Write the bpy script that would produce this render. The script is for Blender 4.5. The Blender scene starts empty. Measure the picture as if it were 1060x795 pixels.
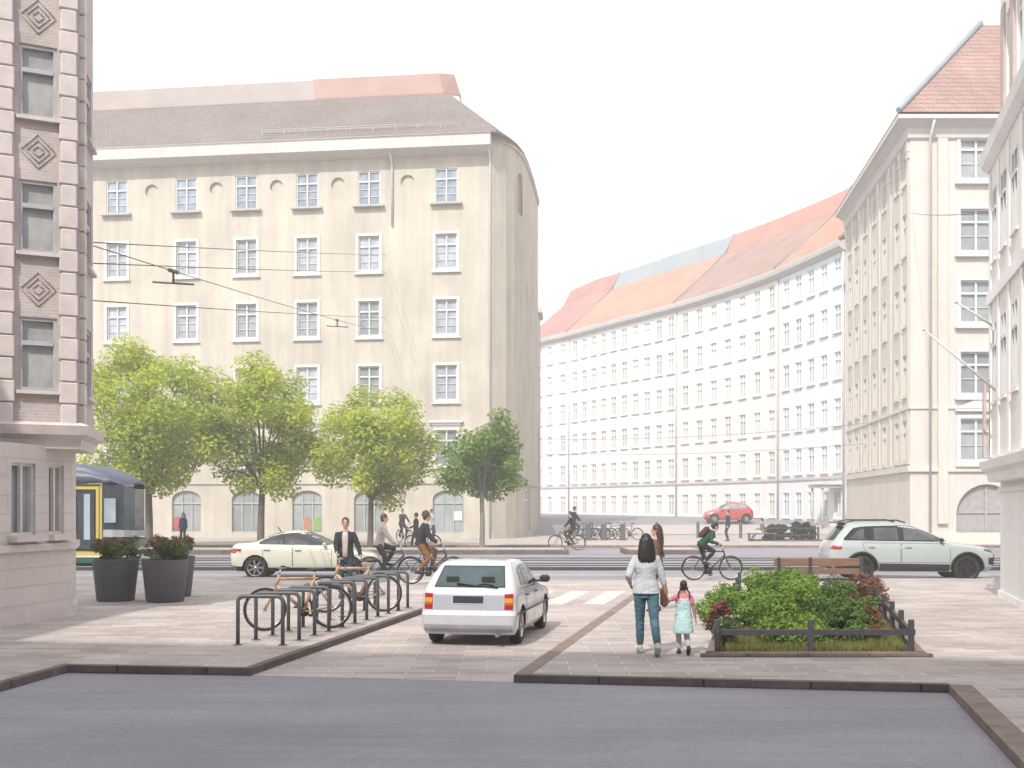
import bpy, bmesh, math, random
from mathutils import Vector, Matrix
V = Vector
sc = bpy.context.scene
COL = sc.collection
PI = math.pi
R = math.radians

# ------------------------------------------------------------------ materials
def _nt(name):
    m = bpy.data.materials.new(name); m.use_nodes = True
    nt = m.node_tree
    return m, nt, nt.nodes['Principled BSDF']

def _noise(nt, scale, detail=6, rough=.6, vec=None, stretch=None):
    n = nt.nodes.new('ShaderNodeTexNoise')
    n.inputs['Scale'].default_value = scale; n.inputs['Detail'].default_value = detail
    n.inputs['Roughness'].default_value = rough
    tc = nt.nodes.new('ShaderNodeTexCoord')
    src = tc.outputs['Object']
    if stretch:
        mp = nt.nodes.new('ShaderNodeMapping'); mp.inputs['Scale'].default_value = stretch
        nt.links.new(src, mp.inputs['Vector']); src = mp.outputs['Vector']
    nt.links.new(vec or src, n.inputs['Vector'])
    return n

def _ramp(nt, src, lo, hi, p0=.3, p1=.7):
    r = nt.nodes.new('ShaderNodeMapRange')
    r.inputs['From Min'].default_value = p0; r.inputs['From Max'].default_value = p1
    r.inputs['To Min'].default_value = lo; r.inputs['To Max'].default_value = hi
    nt.links.new(src, r.inputs['Value'])
    return r.outputs['Result']

def _mul(nt, colsock, fac):
    m = nt.nodes.new('ShaderNodeVectorMath'); m.operation = 'MULTIPLY'
    if isinstance(colsock, (tuple, list)): m.inputs[0].default_value = colsock[:3]
    else: nt.links.new(colsock, m.inputs[0])
    c = nt.nodes.new('ShaderNodeCombineXYZ')
    for i in range(3): nt.links.new(fac, c.inputs[i])
    nt.links.new(c.outputs[0], m.inputs[1])
    return m.outputs[0]

def _bump(nt, bsdf, h, strength, dist=.02):
    b = nt.nodes.new('ShaderNodeBump'); b.inputs['Strength'].default_value = strength
    b.inputs['Distance'].default_value = dist
    nt.links.new(h, b.inputs['Height']); nt.links.new(b.outputs[0], bsdf.inputs['Normal'])

MATS = {}
def M(name, col, rough=.6, metal=0, var=.15, scale=4, bump=0, coat=0, spec=.5, stretch=None, bscale=None, orand=0):
    if name in MATS: return MATS[name]
    m, nt, b = _nt(name)
    b.inputs['Roughness'].default_value = rough; b.inputs['Metallic'].default_value = metal
    b.inputs['Specular IOR Level'].default_value = spec
    if coat: b.inputs['Coat Weight'].default_value = coat; b.inputs['Coat Roughness'].default_value = .04
    n = _noise(nt, scale, stretch=stretch)
    f = _ramp(nt, n.outputs['Fac'], 1-var, 1+var)
    c_ = _mul(nt, tuple(col), f)
    if orand:      # every pane, stone or board a little different
        oi = nt.nodes.new('ShaderNodeObjectInfo'); c_ = _mul(nt, c_, _ramp(nt, oi.outputs['Random'], 1-orand, 1+orand, 0, 1))
    nt.links.new(c_, b.inputs['Base Color'])
    if bump:
        n2 = _noise(nt, bscale or scale*8)
        _bump(nt, b, n2.outputs['Fac'], bump)
    MATS[name] = m
    return m

def M_plaster(name, col, var=.1, streak=.08, bump=.12):
    """rendered wall: large blotches, vertical rain streaks, fine grain"""
    m, nt, b = _nt(name); b.inputs['Roughness'].default_value = .9
    b.inputs['Specular IOR Level'].default_value = .2
    a = _ramp(nt, _noise(nt, .35, 8).outputs['Fac'], 1-var, 1+var)
    s = _ramp(nt, _noise(nt, 1.0, 5, stretch=(1.6, 1.6, .12)).outputs['Fac'], 1-streak, 1+streak)
    g = _ramp(nt, _noise(nt, 9, 4).outputs['Fac'], .95, 1.05)
    c = _mul(nt, _mul(nt, _mul(nt, tuple(col), a), s), g)
    nt.links.new(c, b.inputs['Base Color'])
    _bump(nt, b, _noise(nt, 14, 6).outputs['Fac'], bump, .03)
    return m

def M_brick(name, c1, c2, mortar, bw, bh, ms=.01, rough=.8, var=.15, bump=.3, axes='xy', off=.5, rot=0, vscale=1.2, squash=1.0):
    """courses of stones, slabs, bricks or tiles; axes says which object axes carry the pattern"""
    m, nt, b = _nt(name); b.inputs['Roughness'].default_value = rough
    b.inputs['Specular IOR Level'].default_value = .3
    tc = nt.nodes.new('ShaderNodeTexCoord')
    mp = nt.nodes.new('ShaderNodeMapping')
    if axes == 'xz': mp.inputs['Rotation'].default_value = (R(-90), 0, 0)
    if axes == 'yz': mp.inputs['Rotation'].default_value = (R(-90), 0, R(-90)) if False else (0, 0, 0)
    if rot: mp.inputs['Rotation'].default_value = (0, 0, rot)
    src = tc.outputs['Object']
    if axes in ('yz', 'hz', 'xz'):
        sp = nt.nodes.new('ShaderNodeSeparateXYZ'); nt.links.new(src, sp.inputs[0])
        cb = nt.nodes.new('ShaderNodeCombineXYZ')
        if axes == 'hz':
            ad = nt.nodes.new('ShaderNodeMath'); ad.operation = 'ADD'
            nt.links.new(sp.outputs['X'], ad.inputs[0]); nt.links.new(sp.outputs['Y'], ad.inputs[1])
            nt.links.new(ad.outputs[0], cb.inputs[0])
        else:
            nt.links.new(sp.outputs['Y' if axes == 'yz' else 'X'], cb.inputs[0])
        nt.links.new(sp.outputs['Z'], cb.inputs[1]); src = cb.outputs[0]
        mp.inputs['Rotation'].default_value = (0, 0, 0)
    nt.links.new(src, mp.inputs['Vector'])
    br = nt.nodes.new('ShaderNodeTexBrick')
    nt.links.new(mp.outputs['Vector'], br.inputs['Vector'])
    br.inputs['Color1'].default_value = (*c1, 1); br.inputs['Color2'].default_value = (*c2, 1)
    br.inputs['Mortar'].default_value = (*mortar, 1)
    br.inputs['Scale'].default_value = 1; br.inputs['Brick Width'].default_value = bw
    br.inputs['Row Height'].default_value = bh; br.inputs['Mortar Size'].default_value = ms
    br.inputs['Mortar Smooth'].default_value = .2; br.inputs['Bias'].default_value = 0
    br.offset = off
    a = _ramp(nt, _noise(nt, vscale, 8).outputs['Fac'], 1-var, 1+var)
    g = _ramp(nt, _noise(nt, 25, 4).outputs['Fac'], .92, 1.08)
    nt.links.new(_mul(nt, _mul(nt, br.outputs['Color'], a), g), b.inputs['Base Color'])
    inv = nt.nodes.new('ShaderNodeMath'); inv.operation = 'SUBTRACT'; inv.inputs[0].default_value = 1
    nt.links.new(br.outputs['Fac'], inv.inputs[1])
    if bump: _bump(nt, b, inv.outputs[0], bump, .01)
    return m

def M_leaf(name, c_dark, c_light, trans=.35, nscale=.9):
    """leaves: colour differs leaf by leaf and clump by clump; light passes through the blades"""
    m, nt, b = _nt(name)
    b.inputs['Roughness'].default_value = .55; b.inputs['Specular IOR Level'].default_value = .3
    at = nt.nodes.new('ShaderNodeAttribute'); at.attribute_name = 'leaf_rnd'
    n = _noise(nt, nscale, 3)
    ad = nt.nodes.new('ShaderNodeMath'); ad.operation = 'ADD'
    s1 = _ramp(nt, n.outputs['Fac'], 0, .55, .35, .65)
    s2 = _ramp(nt, at.outputs['Fac'], 0, .5, 0, 1)
    nt.links.new(s1, ad.inputs[0]); nt.links.new(s2, ad.inputs[1])
    mx = nt.nodes.new('ShaderNodeMix'); mx.data_type = 'RGBA'
    nt.links.new(ad.outputs[0], mx.inputs['Factor'])
    mx.inputs['A'].default_value = (*c_dark, 1); mx.inputs['B'].default_value = (*c_light, 1)
    nt.links.new(mx.outputs['Result'], b.inputs['Base Color'])
    tr = nt.nodes.new('ShaderNodeBsdfTranslucent'); nt.links.new(mx.outputs['Result'], tr.inputs['Color'])
    ms = nt.nodes.new('ShaderNodeMixShader'); ms.inputs[0].default_value = trans
    nt.links.new(b.outputs[0], ms.inputs[1]); nt.links.new(tr.outputs[0], ms.inputs[2])
    nt.links.new(ms.outputs[0], nt.nodes['Material Output'].inputs['Surface'])
    return m

# ------------------------------------------------------------------ mesh builder
class MB:
    def __init__(s): s.v = []; s.f = []; s.mi = []; s.sm = []; s.rnd = None
    def add(s, vs, fs, mi=0, sm=False):
        o = len(s.v); s.v += [tuple(p) for p in vs]
        for f in fs: s.f.append([o+i for i in f]); s.mi.append(mi); s.sm.append(sm)
        return s
    def quad(s, a, b, c, d, mi=0): return s.add([a, b, c, d], [(0, 1, 2, 3)], mi)
    def box(s, c, size, rz=0, mi=0, rot=None, bev=0):
        hx, hy, hz = size[0]/2, size[1]/2, size[2]/2
        m = rot.to_3x3() if rot is not None else Matrix.Rotation(rz, 3, 'Z')
        c = V(c)
        if bev <= 0:
            vs = [c + m @ V((x*hx, y*hy, z*hz)) for x in (-1, 1) for y in (-1, 1) for z in (-1, 1)]
            return s.add(vs, [(0, 1, 3, 2), (4, 6, 7, 5), (0, 4, 5, 1), (2, 3, 7, 6), (0, 2, 6, 4), (1, 5, 7, 3)], mi)
        b = min(bev, hx*.9, hy*.9, hz*.9)
        rings = []
        for z, k in ((-hz, b), (-hz+b, 0), (hz-b, 0), (hz, b)):
            ring = []
            for (sx, sy) in ((1, 1), (-1, 1), (-1, -1), (1, -1)):
                x, y = hx-k, hy-k
                p = [(x, y-b), (x-b, y)] if sx*sy > 0 else [(x-b, y), (x, y-b)]
                for q in p: ring.append(c + m @ V((sx*max(q[0], 0), sy*max(q[1], 0), z)))
            rings.append(ring)
        return s.loft(rings, mi, sm=False)
    def loft(s, rings, mi=0, sm=True, cap=True, closed=True):
        n = len(rings[0]); vs = [p for r in rings for p in r]; fs = []
        for i in range(len(rings)-1):
            for j in range(n if closed else n-1):
                k = (j+1) % n
                fs.append((i*n+j, i*n+k, (i+1)*n+k, (i+1)*n+j))
        s.add(vs, fs, mi, sm)
        if cap and closed:
            o = len(s.v)-len(vs)
            for base, rev in ((0, True), ((len(rings)-1)*n, False)):
                f = [o+base+j for j in range(n)]
                s.f.append(f[::-1] if rev else f); s.mi.append(mi); s.sm.append(False)
        return s
    def tube(s, pts, r, n=8, mi=0, cap=True, closed=False, flat=None):
        pts = [V(p) for p in pts]; k = len(pts)
        rs = r if isinstance(r, (list, tuple)) else [r]*k
        rings = []; up = None
        for i, p in enumerate(pts):
            if closed: t = pts[(i+1) % k]-pts[i-1]
            else: t = pts[min(i+1, k-1)]-pts[max(i-1, 0)]
            t = t.normalized() if t.length > 1e-9 else V((0, 0, 1))
            if up is None:
                up = V((0, 0, 1)) if abs(t.z) < .9 else V((1, 0, 0))
            up = (up - t*up.dot(t)).normalized()
            sd = t.cross(up)
            fl = flat or 1
            rings.append([p + sd*math.cos(a)*rs[i] + up*math.sin(a)*rs[i]*fl for a in [2*PI*j/n for j in range(n)]])
        if closed:
            rings.append(rings[0]); return s.loft(rings, mi, cap=False)
        return s.loft(rings, mi, cap=cap)
    def ell(s, c, r, m=None, nu=12, nv=8, mi=0):
        c = V(c); m = m or Matrix.Identity(3)
        vs = [c + m @ V((0, 0, -r[2]))]
        for i in range(1, nv):
            a = -PI/2 + PI*i/nv
            for j in range(nu):
                b = 2*PI*j/nu
                vs.append(c + m @ V((r[0]*math.cos(a)*math.cos(b), r[1]*math.cos(a)*math.sin(b), r[2]*math.sin(a))))
        vs.append(c + m @ V((0, 0, r[2])))
        fs = []
        for j in range(nu): fs.append((0, 1+(j+1) % nu, 1+j))
        for i in range(nv-2):
            for j in range(nu):
                a, b = 1+i*nu+j, 1+i*nu+(j+1) % nu
                fs.append((a, b, b+nu, a+nu))
        t = len(vs)-1; o = 1+(nv-2)*nu
        for j in range(nu): fs.append((o+j, o+(j+1) % nu, t))
        return s.add(vs, fs, mi, True)
    def lathe(s, prof, n=24, c=(0, 0, 0), axis='z', mi=0, cap=False, sm=True):
        c = V(c); rings = []
        for r, z in prof:
            ring = []
            for j in range(n):
                a = 2*PI*j/n
                if axis == 'z': q = V((r*math.cos(a), r*math.sin(a), z))
                elif axis == 'y': q = V((r*math.cos(a), z, r*math.sin(a)))
                else: q = V((z, r*math.cos(a), r*math.sin(a)))
                ring.append(c+q)
            rings.append(ring)
        return s.loft(rings, mi, sm=sm, cap=cap)
    def prism(s, poly, z0, z1, mi=0):
        """upright prism on a plan outline"""
        n = len(poly)
        vs = [(p[0], p[1], z0) for p in poly]+[(p[0], p[1], z1) for p in poly]
        fs = [tuple(range(n))[::-1], tuple(range(n, 2*n))]+[(i, (i+1) % n, n+(i+1) % n, n+i) for i in range(n)]
        return s.add(vs, fs, mi)
    def build(s, name, mats, parent=None, loc=None, rz=0):
        me = bpy.data.meshes.new(name)
        me.from_pydata([tuple(p) for p in s.v], [], s.f)
        if not isinstance(mats, (list, tuple)): mats = [mats]
        for m in mats: me.materials.append(m)
        me.polygons.foreach_set('material_index', s.mi)
        me.polygons.foreach_set('use_smooth', s.sm)
        if s.rnd is not None:
            a = me.attributes.new('leaf_rnd', 'FLOAT', 'FACE'); a.data.foreach_set('value', s.rnd)
        me.update()
        o = bpy.data.objects.new(name, me); COL.objects.link(o)
        if parent is not None: o.parent = parent
        if loc is not None: o.location = loc
        if rz: o.rotation_euler = (0, 0, rz)
        return o

def fix_normals(o):
    bm = bmesh.new(); bm.from_mesh(o.data); bmesh.ops.recalc_face_normals(bm, faces=bm.faces[:])
    bm.to_mesh(o.data); bm.free()

def tag(o, label=None, cat=None, group=None, kind=None):
    if label: o['label'] = label
    if cat: o['category'] = cat
    if group: o['group'] = group
    if kind: o['kind'] = kind
    return o

def thing(name, label, cat, loc=(0, 0, 0), rz=0, group=None):
    o = bpy.data.objects.new(name, None); COL.objects.link(o)
    o.location = loc; o.rotation_euler = (0, 0, rz); o.empty_display_size = .2
    return tag(o, label, cat, group)

def copy_tree(o, parent=None):
    c = o.copy(); COL.objects.link(c)
    if parent is not None: c.parent = parent
    for ch in list(o.children): copy_tree(ch, c)
    return c

def dup(o, loc, rz, label):
    c = copy_tree(o); c.location = loc; c.rotation_euler = (0, 0, rz); c['label'] = label
    return c

def baked(o, mods):
    """apply modifiers without operators"""
    for kind, kw in mods:
        m = o.modifiers.new(kind, kind)
        for k, v in kw.items(): setattr(m, k, v)
    dg = bpy.context.evaluated_depsgraph_get(); dg.update()
    me = bpy.data.meshes.new_from_object(o.evaluated_get(dg), preserve_all_data_layers=True, depsgraph=dg)
    o.modifiers.clear(); old = o.data; o.data = me; me.name = o.name
    bpy.data.meshes.remove(old)
    return o

# ------------------------------------------------------------------ shared materials
GLASS_B = M('window_glass', (.22, .27, .34), rough=.06, var=.4, scale=1.3, spec=.8, orand=.3)  # sky reflection and curtains behind put into these two pane colours
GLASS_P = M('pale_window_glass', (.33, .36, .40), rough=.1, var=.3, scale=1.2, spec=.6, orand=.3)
GLASS_C = M('car_glass', (.012, .016, .018), rough=.03, var=.05, spec=.9)
GLASS_G = M('grey_shop_glass', (.3, .33, .34), rough=.15, var=.2, scale=.9, orand=.2)
WHITE = M('white_paint', (.60, .60, .60), rough=.5, var=.05, scale=3)
BLACK = M('black_rubber', (.012, .012, .013), rough=.75, var=.2, scale=20)
BLKP = M('black_plastic', (.018, .018, .02), rough=.45, var=.1)
STEEL = M('dull_steel', (.45, .45, .46), rough=.3, metal=1, var=.1, scale=20)
DARKM = M('dark_grey_metal', (.045, .047, .055), rough=.42, var=.12, scale=12)
RIM_S = M('silver_rim', (.55, .55, .57), rough=.28, metal=.9, var=.05)
RIM_B = M('black_rim', (.012, .012, .013), rough=.25, var=.05)
RED_L = M('red_lens', (.35, .012, .012), rough=.12, var=.1, coat=.6)
AMB_L = M('amber_lens', (.7, .3, .04), rough=.12, var=.1, coat=.6)
HEAD_L = M('headlamp_lens', (.35, .37, .4), rough=.06, var=.2, scale=20, coat=.8)
# ------------------------------------------------------------------ camera, light, sky
cam = bpy.data.cameras.new('camera'); co = bpy.data.objects.new('camera', cam); COL.objects.link(co)
co.location = (0, 0, 2.08); co.rotation_euler = (R(90), 0, 0)
cam.sensor_width = 36; cam.lens = 36*1200/1060; cam.shift_y = (524-397.5)/1060
cam.clip_start = .1; cam.clip_end = 4000
sc.camera = co
SUN = V((-.40, -.917, 1.0)).normalized()
sl = bpy.data.lights.new('sun', 'SUN'); sl.energy = 2.5; sl.angle = R(.6); sl.color = (1, .94, .86)
so = bpy.data.objects.new('sun', sl); COL.objects.link(so)
so.rotation_euler = (-SUN).to_track_quat('-Z', 'Y').to_euler(); so.location = (0, 0, 60)
w = bpy.data.worlds.new('World'); sc.world = w; w.use_nodes = True
nt = w.node_tree; bg = nt.nodes['Background']
sky = nt.nodes.new('ShaderNodeTexSky'); sky.sky_type = 'NISHITA'; sky.sun_disc = False
sky.sun_elevation = R(45); sky.sun_rotation = math.atan2(SUN.x, SUN.y) % (2*PI)
sky.air_density = 1.2; sky.dust_density = 4.0; sky.ozone_density = 1.0; sky.altitude = 50
hs = nt.nodes.new('ShaderNodeHueSaturation'); hs.inputs['Saturation'].default_value = .3
nt.links.new(sky.outputs[0], hs.inputs['Color'])
mx = nt.nodes.new('ShaderNodeMix'); mx.data_type = 'RGBA'; mx.inputs['Factor'].default_value = .6
nt.links.new(hs.outputs[0], mx.inputs['A']); mx.inputs['B'].default_value = (11.2, 11.4, 11.7, 1)   # white added to blow out the sky and lift the shade
nt.links.new(mx.outputs['Result'], bg.inputs['Color']); bg.inputs['Strength'].default_value = .1
vs = sc.view_settings; vs.view_transform = 'Standard'; vs.look = 'None'; vs.gamma = 1; vs.use_curve_mapping = False
vs.exposure = .75
sc.display_settings.display_device = 'sRGB'
cy = sc.cycles
cy.use_denoising = True
try: cy.denoiser = 'OPENIMAGEDENOISE'
except Exception: pass
cy.max_bounces = 8; cy.diffuse_bounces = 4; cy.glossy_bounces = 3; cy.transmission_bounces = 4; cy.volume_bounces = 1
cy.transparent_max_bounces = 8; cy.caustics_reflective = False; cy.caustics_refractive = False
cy.sample_clamp_indirect = 6

# ------------------------------------------------------------------ ground, road, plazas
def M_asphalt(name, col, streak=.1):
    m, nt, b = _nt(name); b.inputs['Roughness'].default_value = .82; b.inputs['Specular IOR Level'].default_value = .35
    a = _ramp(nt, _noise(nt, .5, 6, stretch=(.35, 1.6, 1)).outputs['Fac'], 1-streak, 1+streak)
    s = _ramp(nt, _noise(nt, 2.2, 5, stretch=(.12, 2.2, 1)).outputs['Fac'], 1-streak*.7, 1+streak*.7)
    g = _ramp(nt, _noise(nt, 70, 3).outputs['Fac'], .76, 1.24)
    p_ = _ramp(nt, _noise(nt, .22, 7, .7).outputs['Fac'], .86, 1.12, .35, .65)
    d_ = _ramp(nt, _noise(nt, 14, 6, .75).outputs['Fac'], .92, 1.08)
    nt.links.new(_mul(nt, _mul(nt, _mul(nt, _mul(nt, _mul(nt, col, a), s), g), p_), d_), b.inputs['Base Color'])
    _bump(nt, b, _noise(nt, 120, 3).outputs['Fac'], .25, .006)
    return m
ASPH = M_asphalt('asphalt', (.262, .253, .283), .1)
ASPH2 = M_asphalt('worn_asphalt', (.24, .23, .255), .12)
PAVE = M_brick('paving_slabs', (.33, .285, .27), (.45, .395, .37), (.52, .485, .46), .70, .24, .010, var=.18, bump=.15, vscale=.8)
PAVE2 = M_brick('lane_setts', (.33, .285, .27), (.45, .39, .365), (.49, .455, .43), .66, .22, .01, var=.18, bump=.15, vscale=.7)
KERB = M_brick('dark_granite_kerb', (.10, .082, .078), (.14, .115, .11), (.035, .03, .03), 1.0, 5, .012, axes='hz', var=.25, bump=.3, vscale=5)
KERB_B = M_brick('brown_granite', (.20, .15, .132), (.25, .19, .168), (.09, .07, .065), .8, 5, .012, axes='hz', var=.22, bump=.3, vscale=4)
KERB_P = M('pale_granite', (.42, .38, .36), rough=.8, var=.15, scale=3)

GP = [(-300, 0), (77.0, 0), (78.4, .11), (90, .93), (100, 1.05), (140, 1.3), (900, 1.3)]
def gz(y):
    for (a, za), (b, zb) in zip(GP, GP[1:]):
        if a <= y <= b: return za+(zb-za)*(y-a)/(b-a)
    return 1.3
mb = MB()
xs = [-600, -120, -40, 0, 40, 120, 600]
for (ya, za), (yb, zb) in zip(GP, GP[1:]):
    for x0, x1 in zip(xs, xs[1:]): mb.quad((x0, ya, za), (x1, ya, za), (x1, yb, zb), (x0, yb, zb))
tag(mb.build('ground', ASPH2), kind='structure')
mb = MB(); mb.quad((-60, -30, .004), (60, -30, .004), (60, 14.3, .004), (-60, 14.3, .004))
tag(mb.build('near_road', ASPH), kind='structure')

def slab(name, poly, z, m, z0=-.05):
    mb = MB(); mb.prism(poly, z0, z)
    return tag(mb.build(name, m), kind='structure')
LK = [(-6.9, 3.0), (-5.73, 13.0), (-5.56, 14.5), (-3.2, 14.2), (.12, 32.5)]
slab('left_pavement', LK+[(-90, 32.5), (-90, 3.0)], .09, PAVE)
RK = [(4.1, 32.5), (.03, 13.65), (4.87, 12.9), (3.2, 5.6), (3.0, -25)]
slab('right_pavement', RK+[(90, -25), (90, 32.5)], .09, PAVE)
slab('lane', [(-3.2, 14.2), (.03, 13.65), (4.1, 32.5), (.12, 32.5)], .008, PAVE2)

def kerb(name, pts, wid, z, m, z0=-.02, side=1):
    """kerb stones along a line; the stones lie to the left (side=1) of the walking direction"""
    mb = MB(); P = [V((p[0], p[1], 0)) for p in pts]
    L, Rr = [], []
    for i, p in enumerate(P):
        ds = []
        if i > 0: ds.append((P[i]-P[i-1]).normalized())
        if i < len(P)-1: ds.append((P[i+1]-P[i]).normalized())
        ns = [V((-d.y, d.x, 0))*side for d in ds]
        n = sum(ns, V()).normalized(); k = 1/max(.3, n.dot(ns[0]))
        L.append(p+n*(wid-.012)*k); Rr.append(p-n*.012*k)
    rings = []
    for a, b in zip(Rr, L):
        rings.append([V((a.x, a.y, z0)), V((a.x, a.y, z)), V((b.x, b.y, z)), V((b.x, b.y, z0))])
    mb.loft(rings, sm=False)
    return tag(mb.build(name, m), kind='structure')
kerb('left_kerb', LK, .12, .095, KERB)
kerb('right_kerb', RK[1:3]+[], .12, .095, KERB)
kerb('right_kerb_return', [(4.87, 12.9), (3.2, 5.6), (3.0, -25)], .24, .1, KERB_B)
kerb('right_lane_kerb', RK[:2], .19, .094, KERB_B)

mb = MB()   # crossing over the lane: bars along the lane direction
d = V((.215, .977, 0)); n = V((.977, -.215, 0))
for k in range(5):
    c = V((-.02+k*.86, 24.4, .012)); w2 = n*.24
    a, b = c-w2, c+w2
    mb.quad(a, b, b+d*4.0, a+d*4.0)
ROADW = M('worn_white_road_paint', (.52, .505, .49), rough=.8, var=.2, scale=9)
tag(mb.build('crosswalk', ROADW), kind='structure')

# tram tracks: a raised bed with dark kerbs, paired rails in rubber
mb = MB(); mb.prism([(-90, 37.7), (90, 37.7), (90, 44.6), (-90, 44.6)], -.05, .1)
tag(mb.build('tram_track_bed', M_asphalt('track_bed_concrete', (.27, .26, .28), .15)), kind='structure')
mb = MB(); mb.box((0, 37.62, .03), (180, .2, .15)); mb.box((0, 44.66, .03), (180, .2, .15))
tag(mb.build('tram_track_kerb', M('dark_track_kerb', (.04, .037, .042), rough=.75, var=.25, scale=3)), kind='structure')
mb = MB()
for yc in (39.4, 42.9):
    for s in (-.72, .72):
        mb.box((0, yc+s, .108), (180, .62, .012), mi=0); mb.box((0, yc+s, .116), (180, .07, .012), mi=1)
tag(mb.build('tram_rails', [M('rail_bedding', (.03, .029, .034), rough=.7), M('rail_steel', (.25, .24, .24), rough=.35, metal=.8)]), kind='structure')
mb = MB()
mb.box((0, 34.9, .006), (180, .12, .006))
tag(mb.build('road_edge_line', ROADW), kind='structure')
for nm, x0, x1 in (('tram_stop_island', -60, 2.45), ('tram_stop_island_end', 4.9, 8.3)):
    mb = MB(); mb.box(((x0+x1)/2, 51.3, .07), (x1-x0, 2.6, .26), mi=0, bev=.03)
    mb.box(((x0+x1)/2, 51.3, .206), (x1-x0-.3, 2.3, .012), mi=1)
    tag(mb.build(nm, [KERB, PAVE]), kind='structure')
slab('far_pavement', [(-90, 58), (60, 58), (60, 78.5), (-90, 78.5)], .12, PAVE)
mb = MB(); mb.box((-15, 57.95, .055), (150, .25, .15)); tag(mb.build('far_kerb', KERB_B), kind='structure')
mb = MB()
ys = [79.2, 83, 86.5]
for a, b in zip(ys, ys[1:]): mb.quad((3, a, gz(a)+.008), (40, a, gz(a)+.008), (40, b, gz(b)+.008), (3, b, gz(b)+.008))
tag(mb.build('path', KERB_P), kind='structure')

# added even haze volume, imitates the white wash over the buildings
mb = MB(); mb.box((0, 300, 22), (1240, 1240, 46))
hz = mb.build('haze', []); tag(hz, 'added pale haze standing in for the white wash over the buildings', 'haze', kind='stuff')
hm = bpy.data.materials.new('added_haze'); hm.use_nodes = True; hn = hm.node_tree
hn.nodes.remove(hn.nodes['Principled BSDF'])
pv = hn.nodes.new('ShaderNodeVolumePrincipled'); pv.inputs['Color'].default_value = (1, 1, 1, 1); pv.inputs['Density'].default_value = .0022; pv.inputs['Anisotropy'].default_value = 0
hn.links.new(pv.outputs[0], hn.nodes['Material Output'].inputs['Volume'])
hz.data.materials.append(hm); hz.display_type = 'WIRE'
# ------------------------------------------------------------------ facades
class Path:
    """plan line of a wall; the street side is on the right of the walking direction"""
    def __init__(s, pts):
        s.p = [V((a[0], a[1], 0)) for a in pts]; s.cum = [0]
        for a, b in zip(s.p, s.p[1:]): s.cum.append(s.cum[-1]+(b-a).length)
        s.L = s.cum[-1]
    def seg(s, u):
        for i in range(len(s.p)-1):
            if u <= s.cum[i+1]+1e-9: return i
        return len(s.p)-2
    def at(s, u):
        i = s.seg(u); d = (s.p[i+1]-s.p[i]).normalized()
        return s.p[i]+d*(u-s.cum[i]), d
    def nrm(s, u):
        d = s.at(u)[1]; return V((d.y, -d.x, 0))
    def off(s, k):
        """polyline moved k metres inwards (k<0: out over the street), mitred"""
        out = []
        for i, p in enumerate(s.p):
            ds = []
            if i > 0: ds.append((s.p[i]-s.p[i-1]).normalized())
            if i < len(s.p)-1: ds.append((s.p[i+1]-s.p[i]).normalized())
            ns = [V((-d.y, d.x, 0)) for d in ds]; n = sum(ns, V()).normalized()
            out.append(p+n*k/max(.35, n.dot(ns[0])))
        return out

def facade(mb, path, z0, z1, ops, depth=.2, mi=0, mi2=None, back=None):
    us = sorted({0, path.L, *[round(c, 4) for c in path.cum], *[round(x, 4) for o in ops for x in o[:2]]})
    zs = sorted({z0, z1, *[round(x, 4) for o in ops for x in o[2:4]]})
    def pt(u, z, dep=0):
        p, d = path.at(min(max(u, 0), path.L)); n = V((-d.y, d.x, 0))
        q = p+n*dep; return (q.x, q.y, z)
    for u0, u1 in zip(us, us[1:]):
        if u1-u0 < 1e-3: continue
        um = (u0+u1)/2
        col = [o for o in ops if o[0] < um < o[1]]
        p0 = pt(u0+1e-5, 0); p1 = pt(u1-1e-5, 0)
        run = None
        for za, zb in zip(zs, zs[1:]):
            zm = (za+zb)/2
            hole = any(o[2] < zm < o[3] for o in col)
            if not hole:
                if run is None: run = za
            if (hole or zb == zs[-1]) and run is not None:
                ze = za if hole else zb
                mb.quad((p0[0], p0[1], run), (p1[0], p1[1], run), (p1[0], p1[1], ze), (p0[0], p0[1], ze), mi); run = None
    m2 = mi if mi2 is None else mi2
    for o in ops:
        a, b, c, d = o[:4]
        A0, A1, B0, B1 = pt(a+1e-5, 0), pt(a+1e-5, 0, depth), pt(b-1e-5, 0), pt(b-1e-5, 0, depth)
        z = lambda p, h: (p[0], p[1], h)
        mb.quad(z(A0, c), z(A1, c), z(A1, d), z(A0, d), m2); mb.quad(z(B0, c), z(B1, c), z(B1, d), z(B0, d), m2)
        mb.quad(z(A0, c), z(B0, c), z(B1, c), z(A1, c), m2); mb.quad(z(A0, d), z(B0, d), z(B1, d), z(A1, d), m2)

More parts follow.
